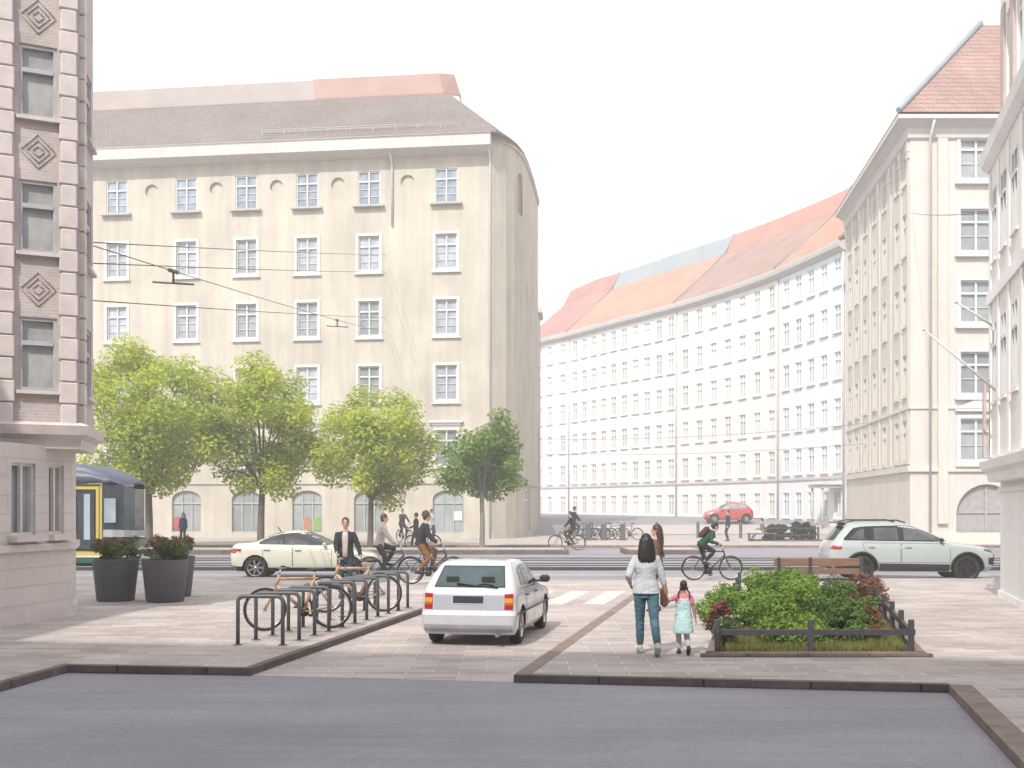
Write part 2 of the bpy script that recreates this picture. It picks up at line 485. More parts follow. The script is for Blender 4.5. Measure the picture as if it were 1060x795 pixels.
def round_fill(mb, path, rect, outline, depth, mi=0):
    """fills the corners between a rectangular opening and a rounded outline, with the reveal of the rounded part"""
    u0, u1, z0, z1 = rect; n = len(outline)
    cu, cz = (u0+u1)/2, (z0+z1)/2
    def pt(u, z, dep=0):
        p, d = path.at(u); q = p+V((-d.y, d.x, 0))*dep; return (q.x, q.y, z)
    def proj(u, z):
        du, dz = u-cu, z-cz
        k = min((u1-cu)/abs(du) if abs(du) > 1e-6 else 1e9, (z1-cz)/abs(dz) if abs(dz) > 1e-6 else 1e9)
        return cu+du*k, cz+dz*k
    for i in range(n):
        a, b = outline[i], outline[(i+1) % n]
        pa, pb = proj(*a), proj(*b)
        # corner of the rectangle between the two projections
        poly = [pt(*a), pt(*b), pt(*pb)]
        if abs(pa[0]-pb[0]) > 1e-4 and abs(pa[1]-pb[1]) > 1e-4:
            poly.append(pt(u1 if max(pa[0], pb[0]) > cu else u0, z1 if max(pa[1], pb[1]) > cz else z0))
        poly.append(pt(*pa))
        mb.add(poly, [tuple(range(len(poly)))], mi)
        mb.quad(pt(*a), pt(*b), pt(*b, depth), pt(*a, depth), mi)

def band(mb, path, z0, z1, out, mi=0, inn=.05):
    """moulding running along the wall, standing out by `out`"""
    A = path.off(inn); B = path.off(-out)
    rings = [[V((a.x, a.y, z0)), V((b.x, b.y, z0)), V((b.x, b.y, z1)), V((a.x, a.y, z1))] for a, b in zip(A, B)]
    mb.loft(rings, mi, sm=False)

def cornice(mb, path, prof, mi=0):
    """prof: list of (out, z) from the wall up and round"""
    offs = [path.off(-o) for o, z in prof]
    rings = [[V((offs[k][i].x, offs[k][i].y, prof[k][1])) for k in range(len(prof))] for i in range(len(path.p))]
    mb.loft(rings, mi, sm=False)

def win_frame(w, h, y, cols=2, tr=.3, bars=2, fw=.075, bar=.035):
    """timber casement: outer frame, mullion, transom, glazing bars. y = how deep in the reveal"""
    mb = MB()
    for s in (-1, 1): mb.box((s*(w/2-fw/2), y, h/2), (fw, .08, h))
    mb.box((0, y, fw/2), (w-2*fw, .08, fw)); mb.box((0, y, h-fw/2), (w-2*fw, .08, fw))
    for i in range(1, cols): mb.box((-w/2+w*i/cols, y-.012, h/2), (fw*1.25, .07, h-2*fw))
    zt = h*(1-tr)
    if tr > 0: mb.box((0, y-.015, zt), (w-2*fw, .075, fw*1.3))
    for k in range(bars):
        mb.box((0, y+.012, fw+(zt-fw)*(k+1)/(bars+1)), (w-2*fw, .03, bar))
    return mb
def win_pane(w, h, y):
    mb = MB(); mb.quad((-w/2, y, 0), (w/2, y, 0), (w/2, y, h), (-w/2, y, h)); return mb
def casing(mb, w, h, b, out, mi=0):
    for s in (-1, 1): mb.box((s*(w/2+b/2), -out/2, h/2), (b, out+.01, h), mi=mi)
    mb.box((0, -out/2-.002, h+b/2), (w+2*b, out+.01, b), mi=mi)
    mb.box((0, -out/2-.002, -b/2), (w+2*b, out+.01, b), mi=mi)
def sill_mesh(w, out, z=0, th=.1):
    mb = MB(); mb.box((0, -out/2+.02, z-th/2), (w, out+.04, th)); return mb

class WinKit:
    """one window with its sub-parts, set again and again along a wall"""
    def __init__(s, frame, pane, sill=None, fm=WHITE, gm=GLASS_B, smat=WHITE, name='window'):
        s.f, s.p, s.s, s.fm, s.gm, s.sm = frame, pane, sill, fm, gm, smat
        s.proto = None; s.name = name
    def put(s, parent, path, u, z):
        p, d = path.at(u); loc = (p.x, p.y, z); rz = math.atan2(d.y, d.x)
        if s.proto is None:
            o = s.f.build(s.name, s.fm, parent, loc, rz)
            s.p.build('pane', s.gm, o)
            if s.s: s.s.build('sill', s.sm, o)
            s.proto = o; return o
        c = copy_tree(s.proto, parent); c.location = loc; c.rotation_euler = (0, 0, rz); return c

def roof_plane(mb, A, za, B, zb, mi=0, th=.12):
    """sloping strip between two plan lines, with some thickness"""
    rings = []
    for a, b in zip(A, B):
        rings.append([V((a.x, a.y, za-th)), V((a.x, a.y, za)), V((b.x, b.y, zb)), V((b.x, b.y, zb-th))])
    mb.loft(rings, mi, sm=False)

# ------------------------------------------------------------------ the beige corner block behind the trees
BEIGE = M_plaster('beige_render', (.485, .445, .385), .12, .12)
BEIGE_P = M_plaster('pale_base_render', (.47, .44, .39), .08, .08)
TILE_BR = M_brick('brown_roof_tiles', (.19, .155, .143), (.24, .20, .187), (.12, .10, .095), .24, .2, .03, var=.14, bump=.6, axes='xz', vscale=.3)
SHEET_P = M('pinkish_sheet_roof', (.25, .208, .192), rough=.55, var=.12, scale=.6)
SHEET_R = M('red_sheet_roof', (.27, .16, .138), rough=.55, var=.12, scale=.6)
CORN = M_plaster('pale_cornice', (.52, .505, .485), .05, .06)
bt = thing('apartment_block', 'beige six storey corner block with brown tiled roof behind the street trees', 'building', (-1.17, 70, .1))
def rel(p, o): return (p[0]-o[0], p[1]-o[1])
O = (-1.17, 70)
pts = [(-60, 77.7), (-1.17, 70), (-.35, 70.75), (.15, 71.6), (.62, 73.2), (1.0, 75.8), (1.38, 79.2), (1.91, 85)]
pm = Path([rel(p, O) for p in pts])
cols = [15.5, 19.4, 23.3, 27.2, 31.1, 35.38, 39.97, 43.87, 47.77, 51.68, 56.49]
rows = [21.46, 17.47, 13.48, 9.49, 5.55]
mb = MB(); ops = []
for i, z in enumerate(rows):
    for u in cols:
        w_, h_ = (1.4, 2.08) if i == 0 else (1.32, 2.12)
        ops.append((u-w_/2, u+w_/2, z-h_/2, z+h_/2))
nic = []
for a, b in zip(cols, cols[1:]):
    u = (a+b)/2; r = (u-.46, u+.46, 21.3, 22.22); ops.append(r); nic.append(r)
arch = []
for u in cols[:-1]+[56.6]:
    r = (u-.95, u+.95, .02, 2.95); ops.append(r); arch.append(r)
uc = pm.cum[1]
side = (uc+2.75, uc+4.2, 20.3, 22.9); ops.append(side)       # arched niche on the rounded end
door = (uc+5.2, uc+8.2, .02, 3.2); ops.append(door)
facade(mb, pm, 0, 24.3, ops, .22, 0)
wall = None
circ = [(.46*math.cos(a), .46*math.sin(a)) for a in [2*PI*(k+.5)/28 for k in range(28)]]
for r in nic:
    cu, cz = (r[0]+r[1])/2, (r[2]+r[3])/2
    ol = [(cu+x*.93, cz+y*.93) for x, y in circ]
    round_fill(mb, pm, r, ol, .2)
    p, d = pm.at(cu); n = V((-d.y, d.x, 0))
    mb.add([tuple(V((p.x, p.y, cz))+n*.16+d*x+V((0, 0, y))) for x, y in circ], [tuple(range(28))], 0)
def arch_out(u0, u1, z0, z1, rise, n=12):
    ol = [(u1, z0), (u1, z1-rise)]; cu = (u0+u1)/2
    for k in range(1, n): a = PI*k/n; ol.append((cu+(u1-cu)*math.cos(a), z1-rise+rise*math.sin(a)))
    return ol+[(u0, z1-rise), (u0, z0)]
for r in arch: round_fill(mb, pm, r, arch_out(r[0], r[1], r[2], r[3], .55), .22)
round_fill(mb, pm, side, arch_out(*side, .7), .22)
p, d = pm.at((side[0]+side[1])/2)
wall = mb.build('wall', [BEIGE], bt)
mb = MB(); p, d = pm.at((side[0]+side[1])/2); n = V((-d.y, d.x, 0))
mb.quad(*[tuple(V((p.x, p.y, 0))+n*.2+d*s*.72+V((0, 0, z))) for s, z in ((-1, 20.3), (1, 20.3), (1, 22.9), (-1, 22.9))])
mb.build('niche', M_brick('red_niche_brick', (.36, .2, .16), (.42, .25, .2), (.4, .35, .3), .25, .08, .01, axes='hz'), bt)
# pale plinth storey: thin render skin between the arches, with a string course
mb = MB()
band(mb, pm, 3.35, 3.6, .1)
band(mb, pm, .0, .35, .06)
mb.build('string_course', BEIGE_P, bt)
mb = MB(); cornice(mb, Path([(p.x, p.y) for p in pm.p[:2]]), [(0, 23.25), (.18, 23.3), (.8, 23.5), (.98, 23.55), (.98, 24.15), (1.05, 24.32), (-.3, 24.34), (-.3, 23.3)])
mb.build('cornice', CORN, bt)
mb = MB(); band(mb, Path([(p.x, p.y) for p in pm.p[1:]]), 24.0, 24.3, .1); mb.build('cornice', BEIGE, bt)
# roof: tiled slope, then an upper metal skirt
n0 = len(pm.p)
eave = pm.off(-1.0); e2 = pm.off(-.12); eave = eave[:2]+[e2[i]+V((.2, -.5, 0))*max(0, 1-(i-1)/2.5) for i in range(2, len(e2))]; eave[1] = e2[1]+V((.2, -.95, 0)); ridge = pm.off(5.4); top = pm.off(6.1)
# the hip over the rounded end closes at one point of the ridge
hipx = rel((-4.1, 75.6), O)
for i in range(1, n0):
    ridge[i] = V((hipx[0]+.25*(i > 3), hipx[1]+.35*max(0, i-2), 0)); top[i] = V((hipx[0]-.25, hipx[1]+.6+.35*max(0, i-2), 0))
mb = MB(); roof_plane(mb, eave, 24.35, ridge, 28.9)
roof = mb.build('roof', TILE_BR, bt)
mb = MB(); dx = V((-.9916, .1298, 0)); roof_plane(mb, [ridge[0], ridge[1]+dx*9], 28.92, [top[0], top[1]+dx*9], 30.4, 0)
mb.build('ridge_skirt', SHEET_P, roof)
mb = MB()
a = ridge[1]; b = top[1]
r2 = [a+dx*9+V((0,-.03,0)), a+dx*.4+V((0,-.03,0)), a+V((.75, .5, 0)), a+V((.75, 2.5, 0))]
t2 = [b+dx*9, b+dx*.4, b+V((.55, .3, 0)), b+V((.55, 2, 0))]
roof_plane(mb, r2, 28.97, t2, 30.47, 0)
mb.build('dormer_skirt', SHEET_R, roof)
mb = MB()
for k in range(9):
    u = 45+k*1.4
    p, d = pm.at(u); n = V((-d.y, d.x, 0)); q = p+n*(-.35)
    mb.box((q.x, q.y, 24.95), (.04, .04, .45))
p1, d = pm.at(45); p2, _ = pm.at(57.2); n = V((-d.y, d.x, 0))
for h in (25.05, 25.17): mb.tube([p1-n*.35+V((0, 0, h)), p2-n*.35+V((0, 0, h))], .022, 5)
mb.build('snow_guard', M('grey_paint_metal', (.4, .4, .41), rough=.5), roof)
# downpipes
for u, zt, zb in ((53.15, 23.5, 19.1), (59.2, 23.5, .1)):
    p, d = pm.at(u); n = V((-d.y, d.x, 0)); q = p-n*.1
    mb = MB(); mb.tube([q-n*.7+V((0, 0, zt+.05)), q-n*.1+V((0, 0, zt-.6)), q+V((0, 0, zt-.9)), q+V((0, 0, zb))], .07, 8)
    mb.build('downpipe', M('pale_grey_zinc', (.5, .5, .5), rough=.5, var=.1), bt)
# windows
k0 = WinKit(win_frame(1.4, 2.08, .1), win_pane(1.4, 2.08, .15), sill_mesh(1.95, .32, -.02, .12), gm=GLASS_B, smat=M('grey_sill', (.42, .4, .37), rough=.7))
fr = win_frame(1.32, 2.12, .14); casing(fr, 1.32, 2.12, .16, .045)
k1 = WinKit(fr, win_pane(1.32, 2.12, .19), sill_mesh(1.8, .16, -.17, .07), gm=GLASS_P)
fr = win_frame(1.32, 2.12, .14); casing(fr, 1.32, 2.12, .16, .045)
fr.box((0, -.09, 2.62), (2.1, .3, .12)); fr.box((0, -.06, 2.5), (1.8, .16, .14)); fr.box((0, -.02, 2.38), (1.7, .05, .14))
k2 = WinKit(fr, win_pane(1.32, 2.12, .19), sill_mesh(1.8, .16, -.17, .07), gm=GLASS_P)
for i, z in enumerate(rows):
    for u in cols:
        (k0 if i == 0 else k2 if i == 4 else k1).put(bt, pm, u, z-(1.04 if i == 0 else 1.06))
# arched shop windows
def arch_pane(w, h, rise, y):
    mb = MB(); ol = arch_out(-w/2, w/2, 0, h, rise); mb.add([(u, y, z) for u, z in ol], [tuple(range(len(ol)))]); return mb
fa = MB()
for s in (-.32, .32): fa.box((s, .15, 1.35), (.06, .05, 2.7))
fa.box((0, .148, 2.15), (1.86, .05, .08)); fa.box((0, .14, .2), (1.86, .08, .4))
ka = WinKit(fa, arch_pane(1.92, 2.93, .55, .2), fm=M('grey_window_frame', (.4, .42, .42), rough=.5), gm=GLASS_G, name='shop_window')
shopw = [ka.put(bt, pm, (r[0]+r[1])/2, .02) for r in arch]
for i, m_, x in ((8, M('salmon_poster', (.38, .18, .14), rough=.7), -.05), (8, M('green_poster', (.20, .32, .11), rough=.7), .62), (6, M('red_poster', (.35, .09, .08), rough=.7), -.6)):
    mb = MB(); ol = arch_out(x-.36, x+.36, .45, 1.3, .4); mb.add([(u, .13, z) for u, z in ol], [tuple(range(len(ol)))]); mb.add([(u, .145, z) for u, z in ol], [tuple(range(len(ol)))])
    mb.build('poster', m_, shopw[i])
mb = MB(); mb.quad((.35, .13, 1.1), (.85, .13, 1.1), (.85, .13, 1.65), (.35, .13, 1.65)); mb.box((.6, .14, 1.37), (.52, .01, .57))
mb.build('notice', WHITE, shopw[10])
fd = win_frame(2.9, 3.1, .12, cols=3, tr=.25, bars=0, fw=.1)
ud = (door[0]+door[1])/2
kd = WinKit(fd, win_pane(2.9, 3.1, .18), fm=M('pale_door_frame', (.6, .6, .58), rough=.5), gm=GLASS_G, name='entrance_door'); kd.put(bt, pm, ud, .04)

# slim building seen past the corner of the beige block
bs = thing('apartment_house', 'narrow grey beige house showing past the right edge of the corner block', 'building', (2.2, 96, .5))
mb = MB(); mb.prism([(0, 0), (.25, 4), (-14, 5), (-14, 0)], -.6, 17.6); mb.build('wall', M_plaster('grey_beige_render', (.42, .38, .33)), bs)
mb = MB(); mb.prism([(.25, -.2), (.5, 4), (-14, 5.3), (-14, -.3)], 17.6, 18.0); mb.build('cornice', CORN, bs)
mb = MB()
for z0, z1, k in ((18.0, 19.6, 1.2),):
    mb.loft([[V((.2, 0, z0)), V((.4, 4, z0)), V((-14, 5, z0)), V((-14, 0, z0))], [V((-2, 1.5, z1)), V((-2, 3, z1)), V((-13, 3.5, z1)), V((-13, 2, z1))]], sm=False)
mb.build('roof', M('dull_red_roof', (.42, .25, .22), var=.15, scale=.8), bs)

# ------------------------------------------------------------------ the curving row
cp = [(1.0, 140), (4.0, 132), (6.4, 128), (10.9, 119), (15.7, 109.8), (19.2, 101.5), (21.7, 94), (24.0, 83.4)]
def catmull(P, n=6):
    P = [V((p[0], p[1], 0)) for p in P]; out = []
    for i in range(len(P)-1):
        a, b, c, d = P[max(i-1, 0)], P[i], P[i+1], P[min(i+2, len(P)-1)]
        for k in range(n):
            t = k/n
            out.append(.5*((2*b)+(c-a)*t+(2*a-5*b+4*c-d)*t*t+(3*b-a-3*c+d)*t**3))
    return out+[P[-1]]
curve = catmull(cp)
def cut(P, y0, y1):
    """piece of the curve between two depths"""
    out = []
    for a, b in zip(P, P[1:]):
        for y in (y0, y1):
            if min(a.y, b.y) <= y <= max(a.y, b.y): out.append((y, a+(b-a)*((y-a.y)/(b.y-a.y))))
        if y1 < b.y < y0: out.append((b.y, b))
    out.sort(key=lambda t: -t[0]); r = []
    for y, p in out:
        if not r or (p-r[-1]).length > .02: r.append(p)
    return r
CREAM = M_plaster('cream_white_render', (.76, .74, .71), .05, .05)
BLUEW = M_plaster('bluish_white_render', (.73, .75, .78), .05, .05)
WARMW = M_plaster('warm_white_render', (.76, .74, .71), .05, .05)
PINKW = M_plaster('cool_white_render', (.76, .76, .77), .05, .05)
T_OR = M_brick('orange_roof_tiles', (.40, .22, .165), (.45, .26, .195), (.34, .2, .15), .35, .4, .03, axes='hz', bump=.3, vscale=.3)
T_BR = M_brick('faded_brown_tiles', (.30, .195, .17), (.36, .24, .21), (.24, .16, .14), .35, .4, .03, axes='hz', bump=.3, vscale=.3)
T_PK = M_brick('faded_red_tiles', (.37, .18, .165), (.42, .22, .195), (.3, .15, .14), .35, .4, .03, axes='hz', bump=.3, vscale=.3)
SH_RD = M('brick_red_metal_roof', (.42, .20, .16), rough=.6, var=.12, scale=.7)
SH_GR = M('grey_blue_metal_roof', (.26, .30, .33), rough=.5, var=.1, scale=.7)
houses = [
 ('house nearest the beige palace with bluish white walls and orange tiles', 94.0, 83.4, 5, BLUEW, T_OR, SH_RD),
 ('cream white house with brown tiled roof in middle of the curving row', 109.8, 94.0, 7, CREAM, T_BR, SH_RD),
 ('long warm white house with orange roof under a grey blue ridge', 128.0, 109.8, 10, WARMW, T_OR, SH_GR),
 ('farthest white house with faded red roof at the far end of the row', 140, 128.0, 5, PINKW, T_PK, T_PK)]
wk = {}
for label, y0, y1, nw, wm, tm, rm in houses:
    P = cut(curve, y0, y1); o0 = (P[-1].x, P[-1].y)
    b = thing('terraced_house', label, 'building', (o0[0], o0[1], 0), group='white houses along the curving street')
    pth = Path([(p.x-o0[0], p.y-o0[1]) for p in P])
    mb = MB(); ops = []; zr = [19.2-3.4*k for k in range(6)]
    us = [pth.L*(k+.55)/(nw+.1) for k in range(nw)]
    for k, z in enumerate(zr):
        for u in us:
            hh = .95 if k < 5 else .95
            ops.append((u-.52, u+.52, z-hh, z+hh))
    facade(mb, pth, .2, 21.0, ops, .16)
    mb.build('wall', wm, b)
    mb = MB(); cornice(mb, pth, [(0, 20.5), (.15, 20.55), (.5, 20.8), (.55, 21.05), (.55, 21.25), (-.2, 21.27), (-.2, 20.5)])
    mb.build('cornice', CORN, b); mb = MB(); band(mb, pth, 4.1, 4.3, .1); mb.build('string_course', CORN, b)
    mb = MB(); A, B, C, D = pth.off(-.5), pth.off(5.6), pth.off(6.6), pth.off(12)
    roof_plane(mb, A, 21.28, B, 26.6); rf = mb.build('roof', tm, b)
    mb = MB(); roof_plane(mb, B, 26.62, C, 28.5); roof_plane(mb, C, 28.5, D, 24.0); mb.build('ridge_skirt', rm, rf)
    mb = MB()
    e = [A[-1], B[-1], C[-1]]; z = [21.3, 26.64, 28.55]
    for q in range(2):
        dd = (e[q+1]-e[q]); mb.tube([V((e[q].x, e[q].y, z[q])), V((e[q+1].x, e[q+1].y, z[q+1]))], .14, 4)
    mb.build('verge', M('verge_flashing', (.3, .24, .22), rough=.6), rf)
    p, d = pth.at(pth.L-.15); n = V((-d.y, d.x, 0)); q = p-n*.1
    mb = MB(); mb.tube([q+V((0, 0, 20.6)), q+V((0, 0, .6))], .08, 6); mb.build('downpipe', M('pale_grey_zinc', (.5, .5, .5)), b)
    f = win_frame(1.04, 1.9, .08, tr=.3, bars=0, fw=.07); casing(f, 1.04, 1.9, .1, .03)
    kk = WinKit(f, win_pane(1.04, 1.9, .13), sill_mesh(1.36, .14, -.1, .07), gm=M('haze_pale_glass', (.56, .585, .60), rough=.12, var=.2, scale=.5, orand=.2), fm=wm)  # panes lightened in colour to imitate haze over the row
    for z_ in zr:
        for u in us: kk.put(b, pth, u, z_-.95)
    if nw == 5 and y1 < 90:
        mb = MB()   # pale entrance canopy on two posts
        p, d = pth.at(pth.L-1.2); n = V((-d.y, d.x, 0)); c = p-n*.9
        mb.box((c.x, c.y, 3.5), (2.0, 1.8, .18), math.atan2(d.y, d.x)); mb.box((c.x, c.y, 3.66), (2.2, 2.0, .1), math.atan2(d.y, d.x))
        for s in (-.8, .8):
            q = c-n*.7+d*s; mb.tube([q+V((0, 0, .5)), q+V((0, 0, 3.42))], .09, 8)
        mb.build('entrance_canopy', M('pale_stone', (.5, .49, .47), rough=.8), b)

# ------------------------------------------------------------------ the beige palace on the right
PAL = M_plaster('pale_peach_render', (.58, .545, .505), .06, .06)
PAL_L = M_plaster('cream_pilaster', (.60, .57, .52), .05, .05)
T_RD = M_brick('red_pan_tiles', (.31, .19, .165), (.375, .24, .21), (.18, .115, .105), .28, .34, .035, axes='hz', bump=.6, vscale=.4)
O = (20.6, 60)
b = thing('corner_palace', 'tall beige house with red hipped roof and pilasters on the right', 'building', (O[0], O[1], .12))
pp = Path([rel(p, O) for p in ((22.95, 79.6), (20.6, 60), (44, 60))])
uc = pp.cum[1]; mb = MB(); ops = []
zr = [20.0, 16.25, 12.55, 8.85, 5.4]
left_u = [1.6, 4.2, 7.2, 10.2, 13.2, 16.6, 18.6]
front_u = [uc+3.45, uc+7.2, uc+11, uc+15, uc+19]
for i, z in enumerate(zr):
    for u in left_u: ops.append((u-.5, u+.5, z-1.05, z+1.05))
    for u in front_u: ops.append((u-.85, u+.85, z-1.1, z+1.1))
gates = [(uc+2.4, uc+5.6, .02, 3.1), (uc+8, uc+11.2, .02, 3.1)]
ops += gates
facade(mb, pp, 0, 22.0, ops, .16)
for r in gates: round_fill(mb, pp, r, arch_out(*r, 1.55), .25)
mb.build('wall', PAL, b)
mb = MB(); cornice(mb, pp, [(0, 20.9), (.14, 21.0), (.2, 21.5), (.55, 21.75), (.75, 21.8), (.75, 22.1), (-.3, 22.12), (-.3, 20.9)])
mb.build('cornice', M_plaster('greyish_cornice', (.56, .54, .52), .05, .05), b)
mb = MB(); band(mb, pp, 3.75, 4.05, .14); band(mb, pp, 7.0, 7.15, .08); band(mb, pp, 0, .6, .08)
mb.build('string_course', PAL_L, b)
for u in (.35, 2.9, 5.7, 8.7, 11.7, 14.9, 17.6, 19.35):
    p, d = pp.at(u); n = V((-d.y, d.x, 0)); q = p+n*.085; a = math.atan2(d.y, d.x); mb = MB()
    mb.box((q.x, q.y, 12.4), (.42, .28, 16.4), a); mb.box((q.x, q.y, 20.2), (.56, .36, .35), a); mb.box((q.x, q.y, 20.62), (.62, .42, .5), a)
    mb.box((q.x, q.y, 4.4), (.54, .3, .5), a)
    mb.build('pilaster', PAL_L, b)
p, d = pp.at(uc+1.55); mb = MB()     # flat projecting strip beside the corner, casts the long shade
mb.box((p.x+.1, p.y-.09, 11), (.5, .2, 19.9)); mb.build('lesene', PAL, b)
mb = MB(); mb.tube([(p.x-.55, p.y-.75, 21.7), (p.x-.55, p.y-.15, 21.0), (p.x-.55, p.y-.12, .3)], .075, 8); mb.build('downpipe', M('pale_grey_zinc', (.5, .5, .5)), b)
mb = MB(); E = pp.off(-.75)
apex = [V((6.5, 18, 0)), V((6.5, 7, 0)), V((24, 7.2, 0))]
roof_plane(mb, E, 22.13, apex, 29.8); rf = mb.build('roof', T_RD, b)
mb = MB(); mb.tube([V((E[1].x, E[1].y, 22.2)), V((apex[1].x, apex[1].y, 29.9))], .16, 6); mb.build('hip_ridge', SH_GR, rf)
mb = MB()
mb.tube([(.2, .1, 22.75), (24, .1, 22.75)], .03, 5); mb.tube([(.2, .1, 22.9), (24, .1, 22.9)], .03, 5)
mb.build('snow_guard', M('grey_paint_metal', (.4, .4, .41)), rf)
f = win_frame(1.0, 2.1, .06, bars=0); casing(f, 1.0, 2.1, .12, .025)
kl = WinKit(f, win_pane(1.0, 2.1, .1), sill_mesh(1.3, .09, -.12, .06), fm=PAL_L, gm=GLASS_P, smat=PAL_L)
f = win_frame(1.7, 2.2, .14, bars=1, fw=.09); casing(f, 1.7, 2.2, .2, .05)
kf = WinKit(f, win_pane(1.7, 2.2, .2), sill_mesh(2.3, .25, -.2, .1), gm=GLASS_G, smat=PAL_L)
f = win_frame(1.7, 2.2, .14, bars=1, fw=.09); casing(f, 1.7, 2.2, .2, .05)
f.box((0, -.08, 2.62), (2.3, .26, .12)); f.add([(-1.15, -.2, 2.7), (1.15, -.2, 2.7), (0, -.2, 3.25), (-1.15, .02, 2.7), (1.15, .02, 2.7), (0, .02, 3.25)], [(0, 1, 2), (0, 2, 5, 3), (1, 4, 5, 2)])
kg = WinKit(f, win_pane(1.7, 2.2, .2), sill_mesh(2.3, .25, -.2, .1), gm=GLASS_G, smat=PAL_L)
for i, z in enumerate(zr):
    for u in left_u: kl.put(b, pp, u, z-1.05)
    for u in front_u: (kg if i == 4 else kf).put(b, pp, u, z-1.1)
kq = WinKit(MB().box((0, .2, 1.6), (.1, .06, 3.0)).box((0, .2, 1.62), (3.1, .06, .1)), arch_pane(3.18, 3.08, 1.55, .24), fm=M('grey_gate', (.36, .35, .35)), gm=M('grey_gate_wood', (.33, .32, .32), rough=.6), name='gate')
for r in gates: kq.put(b, pp, (r[0]+r[1])/2, .02)

# ------------------------------------------------------------------ near house on the left, with a corner bay
STONE = M_brick('pink_granite_ashlar', (.58, .525, .51), (.62, .56, .54), (.52, .47, .455), .9, .31, .012, axes='hz', bump=.5, vscale=.5, var=.08)  # white wash over this house mixed into its stone and brick colours
STONE_P = M('pink_granite', (.60, .535, .52), rough=.8, var=.12, scale=3, bump=.2)
REDBR = M_brick('brown_red_brick', (.45, .385, .37), (.50, .43, .415), (.53, .49, .48), .16, .055, .008, axes='hz', bump=.4)
O = (-8.0, 21.1)
b = thing('corner_house', 'pinkish granite house with brick corner bay at the left edge', 'building', (O[0], O[1], .09))
gp = Path([rel(p, O) for p in ((-11.6, 2.2), (-8.4, 19.0), (-8.0, 21.1), (-8.5, 22.6), (-9.4, 22.0), (-20, 21.4))])
u1 = gp.cum[1]; mb = MB(); ops = []
gw = [(u1+.32, u1+1.0, 1.5, 2.72), (u1+1.4, u1+1.86, 1.5, 2.72), (u1-1.5, u1-.7, 1.5, 2.72), (u1-3.1, u1-2.3, 1.5, 2.72)]
ops += gw
facade(mb, gp, 0, 3.05, ops, .16); mb.build('wall', STONE, b)
mb = MB(); band(mb, gp, 0, .22, .05); band(mb, gp, 1.22, 1.34, .07)
for r in gw[:2]:
    p, d = gp.at((r[0]+r[1])/2); n = V((-d.y, d.x, 0)); q = p-n*.06
    mb.box((q.x, q.y, 1.44), (r[1]-r[0]+.22, .24, .1), math.atan2(d.y, d.x))
mb.build('plinth_moulding', STONE_P, b)
for r in gw:
    w_ = r[1]-r[0]; kw = WinKit(win_frame(w_, 1.22, .09, cols=2, tr=0, bars=0, fw=.045), win_pane(w_, 1.22, .13), gm=GLASS_P, fm=M('offwhite_frame', (.6, .59, .57)))
    kw.put(b, gp, (r[0]+r[1])/2, 1.5)
bp = Path([rel(p, O) for p in ((-11.6, 18.5), (-7.66, 20.5), (-8.06, 22.3), (-9.4, 21.9), (-20, 21.6))])
t1 = bp.cum[1]
bays = [(8.75, 10.02), (6.4, 7.66), (4.0, 5.28)]
wu = [(t1-.98, t1-.36), (t1-2.6, t1-1.9)]; wv = [(t1+.7, t1+1.6)]
ops = [(a, c, z0, z1) for z0, z1 in bays for a, c in wu+wv]
mb = MB(); facade(mb, bp, 3.1, 12.1, ops, .14); mb.build('bay_wall', REDBR, b)
for a, c in ((t1-.33, t1-.02), (t1-1.42, t1-1.05), (t1-3.1, t1-2.68), (t1+.05, t1+.3), (t1+2.0, t1+2.35)):
    z = 3.4; k = 0; mb = MB()
    while z < 11.7:       # quoin blocks, alternately wide
        ww = (c-a)*(1 if k % 2 else .86); um = (a+c)/2
        p, d = bp.at(um); n = V((-d.y, d.x, 0)); q = p-n*.03
        mb.box((q.x, q.y, z+.19), (ww, .14, .37), math.atan2(d.y, d.x), bev=.018); z += .385; k += 1
    mb.build('quoin', STONE_P, b)
DIAM = M('dark_brown_brick', (.42, .36, .345), rough=.85, var=.2, scale=20)
for z0 in (10.2, 7.85, 5.45):    # diamond brickwork between the windows
    for a, c in wu:
        p, d = bp.at((a+c)/2); n = V((-d.y, d.x, 0)); ctr = V((p.x, p.y, z0+.32))-n*.012
        mb = MB()
        for s_ in (.3, .2, .1):
            q = [ctr+d*s_*.95*x+V((0, 0, s_*y)) for x, y in ((1, 0), (0, 1), (-1, 0), (0, -1))]
            for i in range(4): mb.tube([q[i], q[(i+1) % 4]], .010, 4)
        mb.build('brick_diamond', DIAM, b)
mb = MB(); cornice(mb, bp, [(-.5, 2.98), (.02, 3.0), (.05, 3.16), (.16, 3.24), (.2, 3.4), (.05, 3.46), (-.5, 3.47)]); mb.build('cornice', STONE_P, b); mb = MB()
cornice(mb, bp, [(-.3, 11.95), (.06, 12.0), (.12, 12.1), (.14, 12.2), (-.3, 12.22)])
mb.build('cornice', STONE_P, b)
for z0, z1 in bays:
    for a, c in wu+wv:
        kw = WinKit(win_frame(c-a, z1-z0, .07, cols=1, tr=.35, bars=0, fw=.06), win_pane(c-a, z1-z0, .11), sill_mesh(c-a+.1, .1, 0, .06), gm=M('grey_window_glass', (.40, .405, .41), rough=.08, var=.3, scale=1.5), fm=M('grey_blue_frame', (.42, .43, .46)), smat=STONE_P)
        kw.put(b, bp, (a+c)/2, z0)
mb = MB(); mb.prism([rel(p, O) for p in ((-12.2, 2.5), (-12.0, 18.2), (-8.0, 20.4), (-8.45, 22.6), (-9.6, 21.9), (-20, 21.3), (-20, 2.5))], 11.9, 12.15); mb.build('roof', SHEET_P, b)
mb = MB(); facade(mb, Path([rel(p, O) for p in ((-12.4, 2.2), (-11.6, 18.5))]), 3.05, 12.0, [], .1); mb.build('upper_wall', REDBR, b)

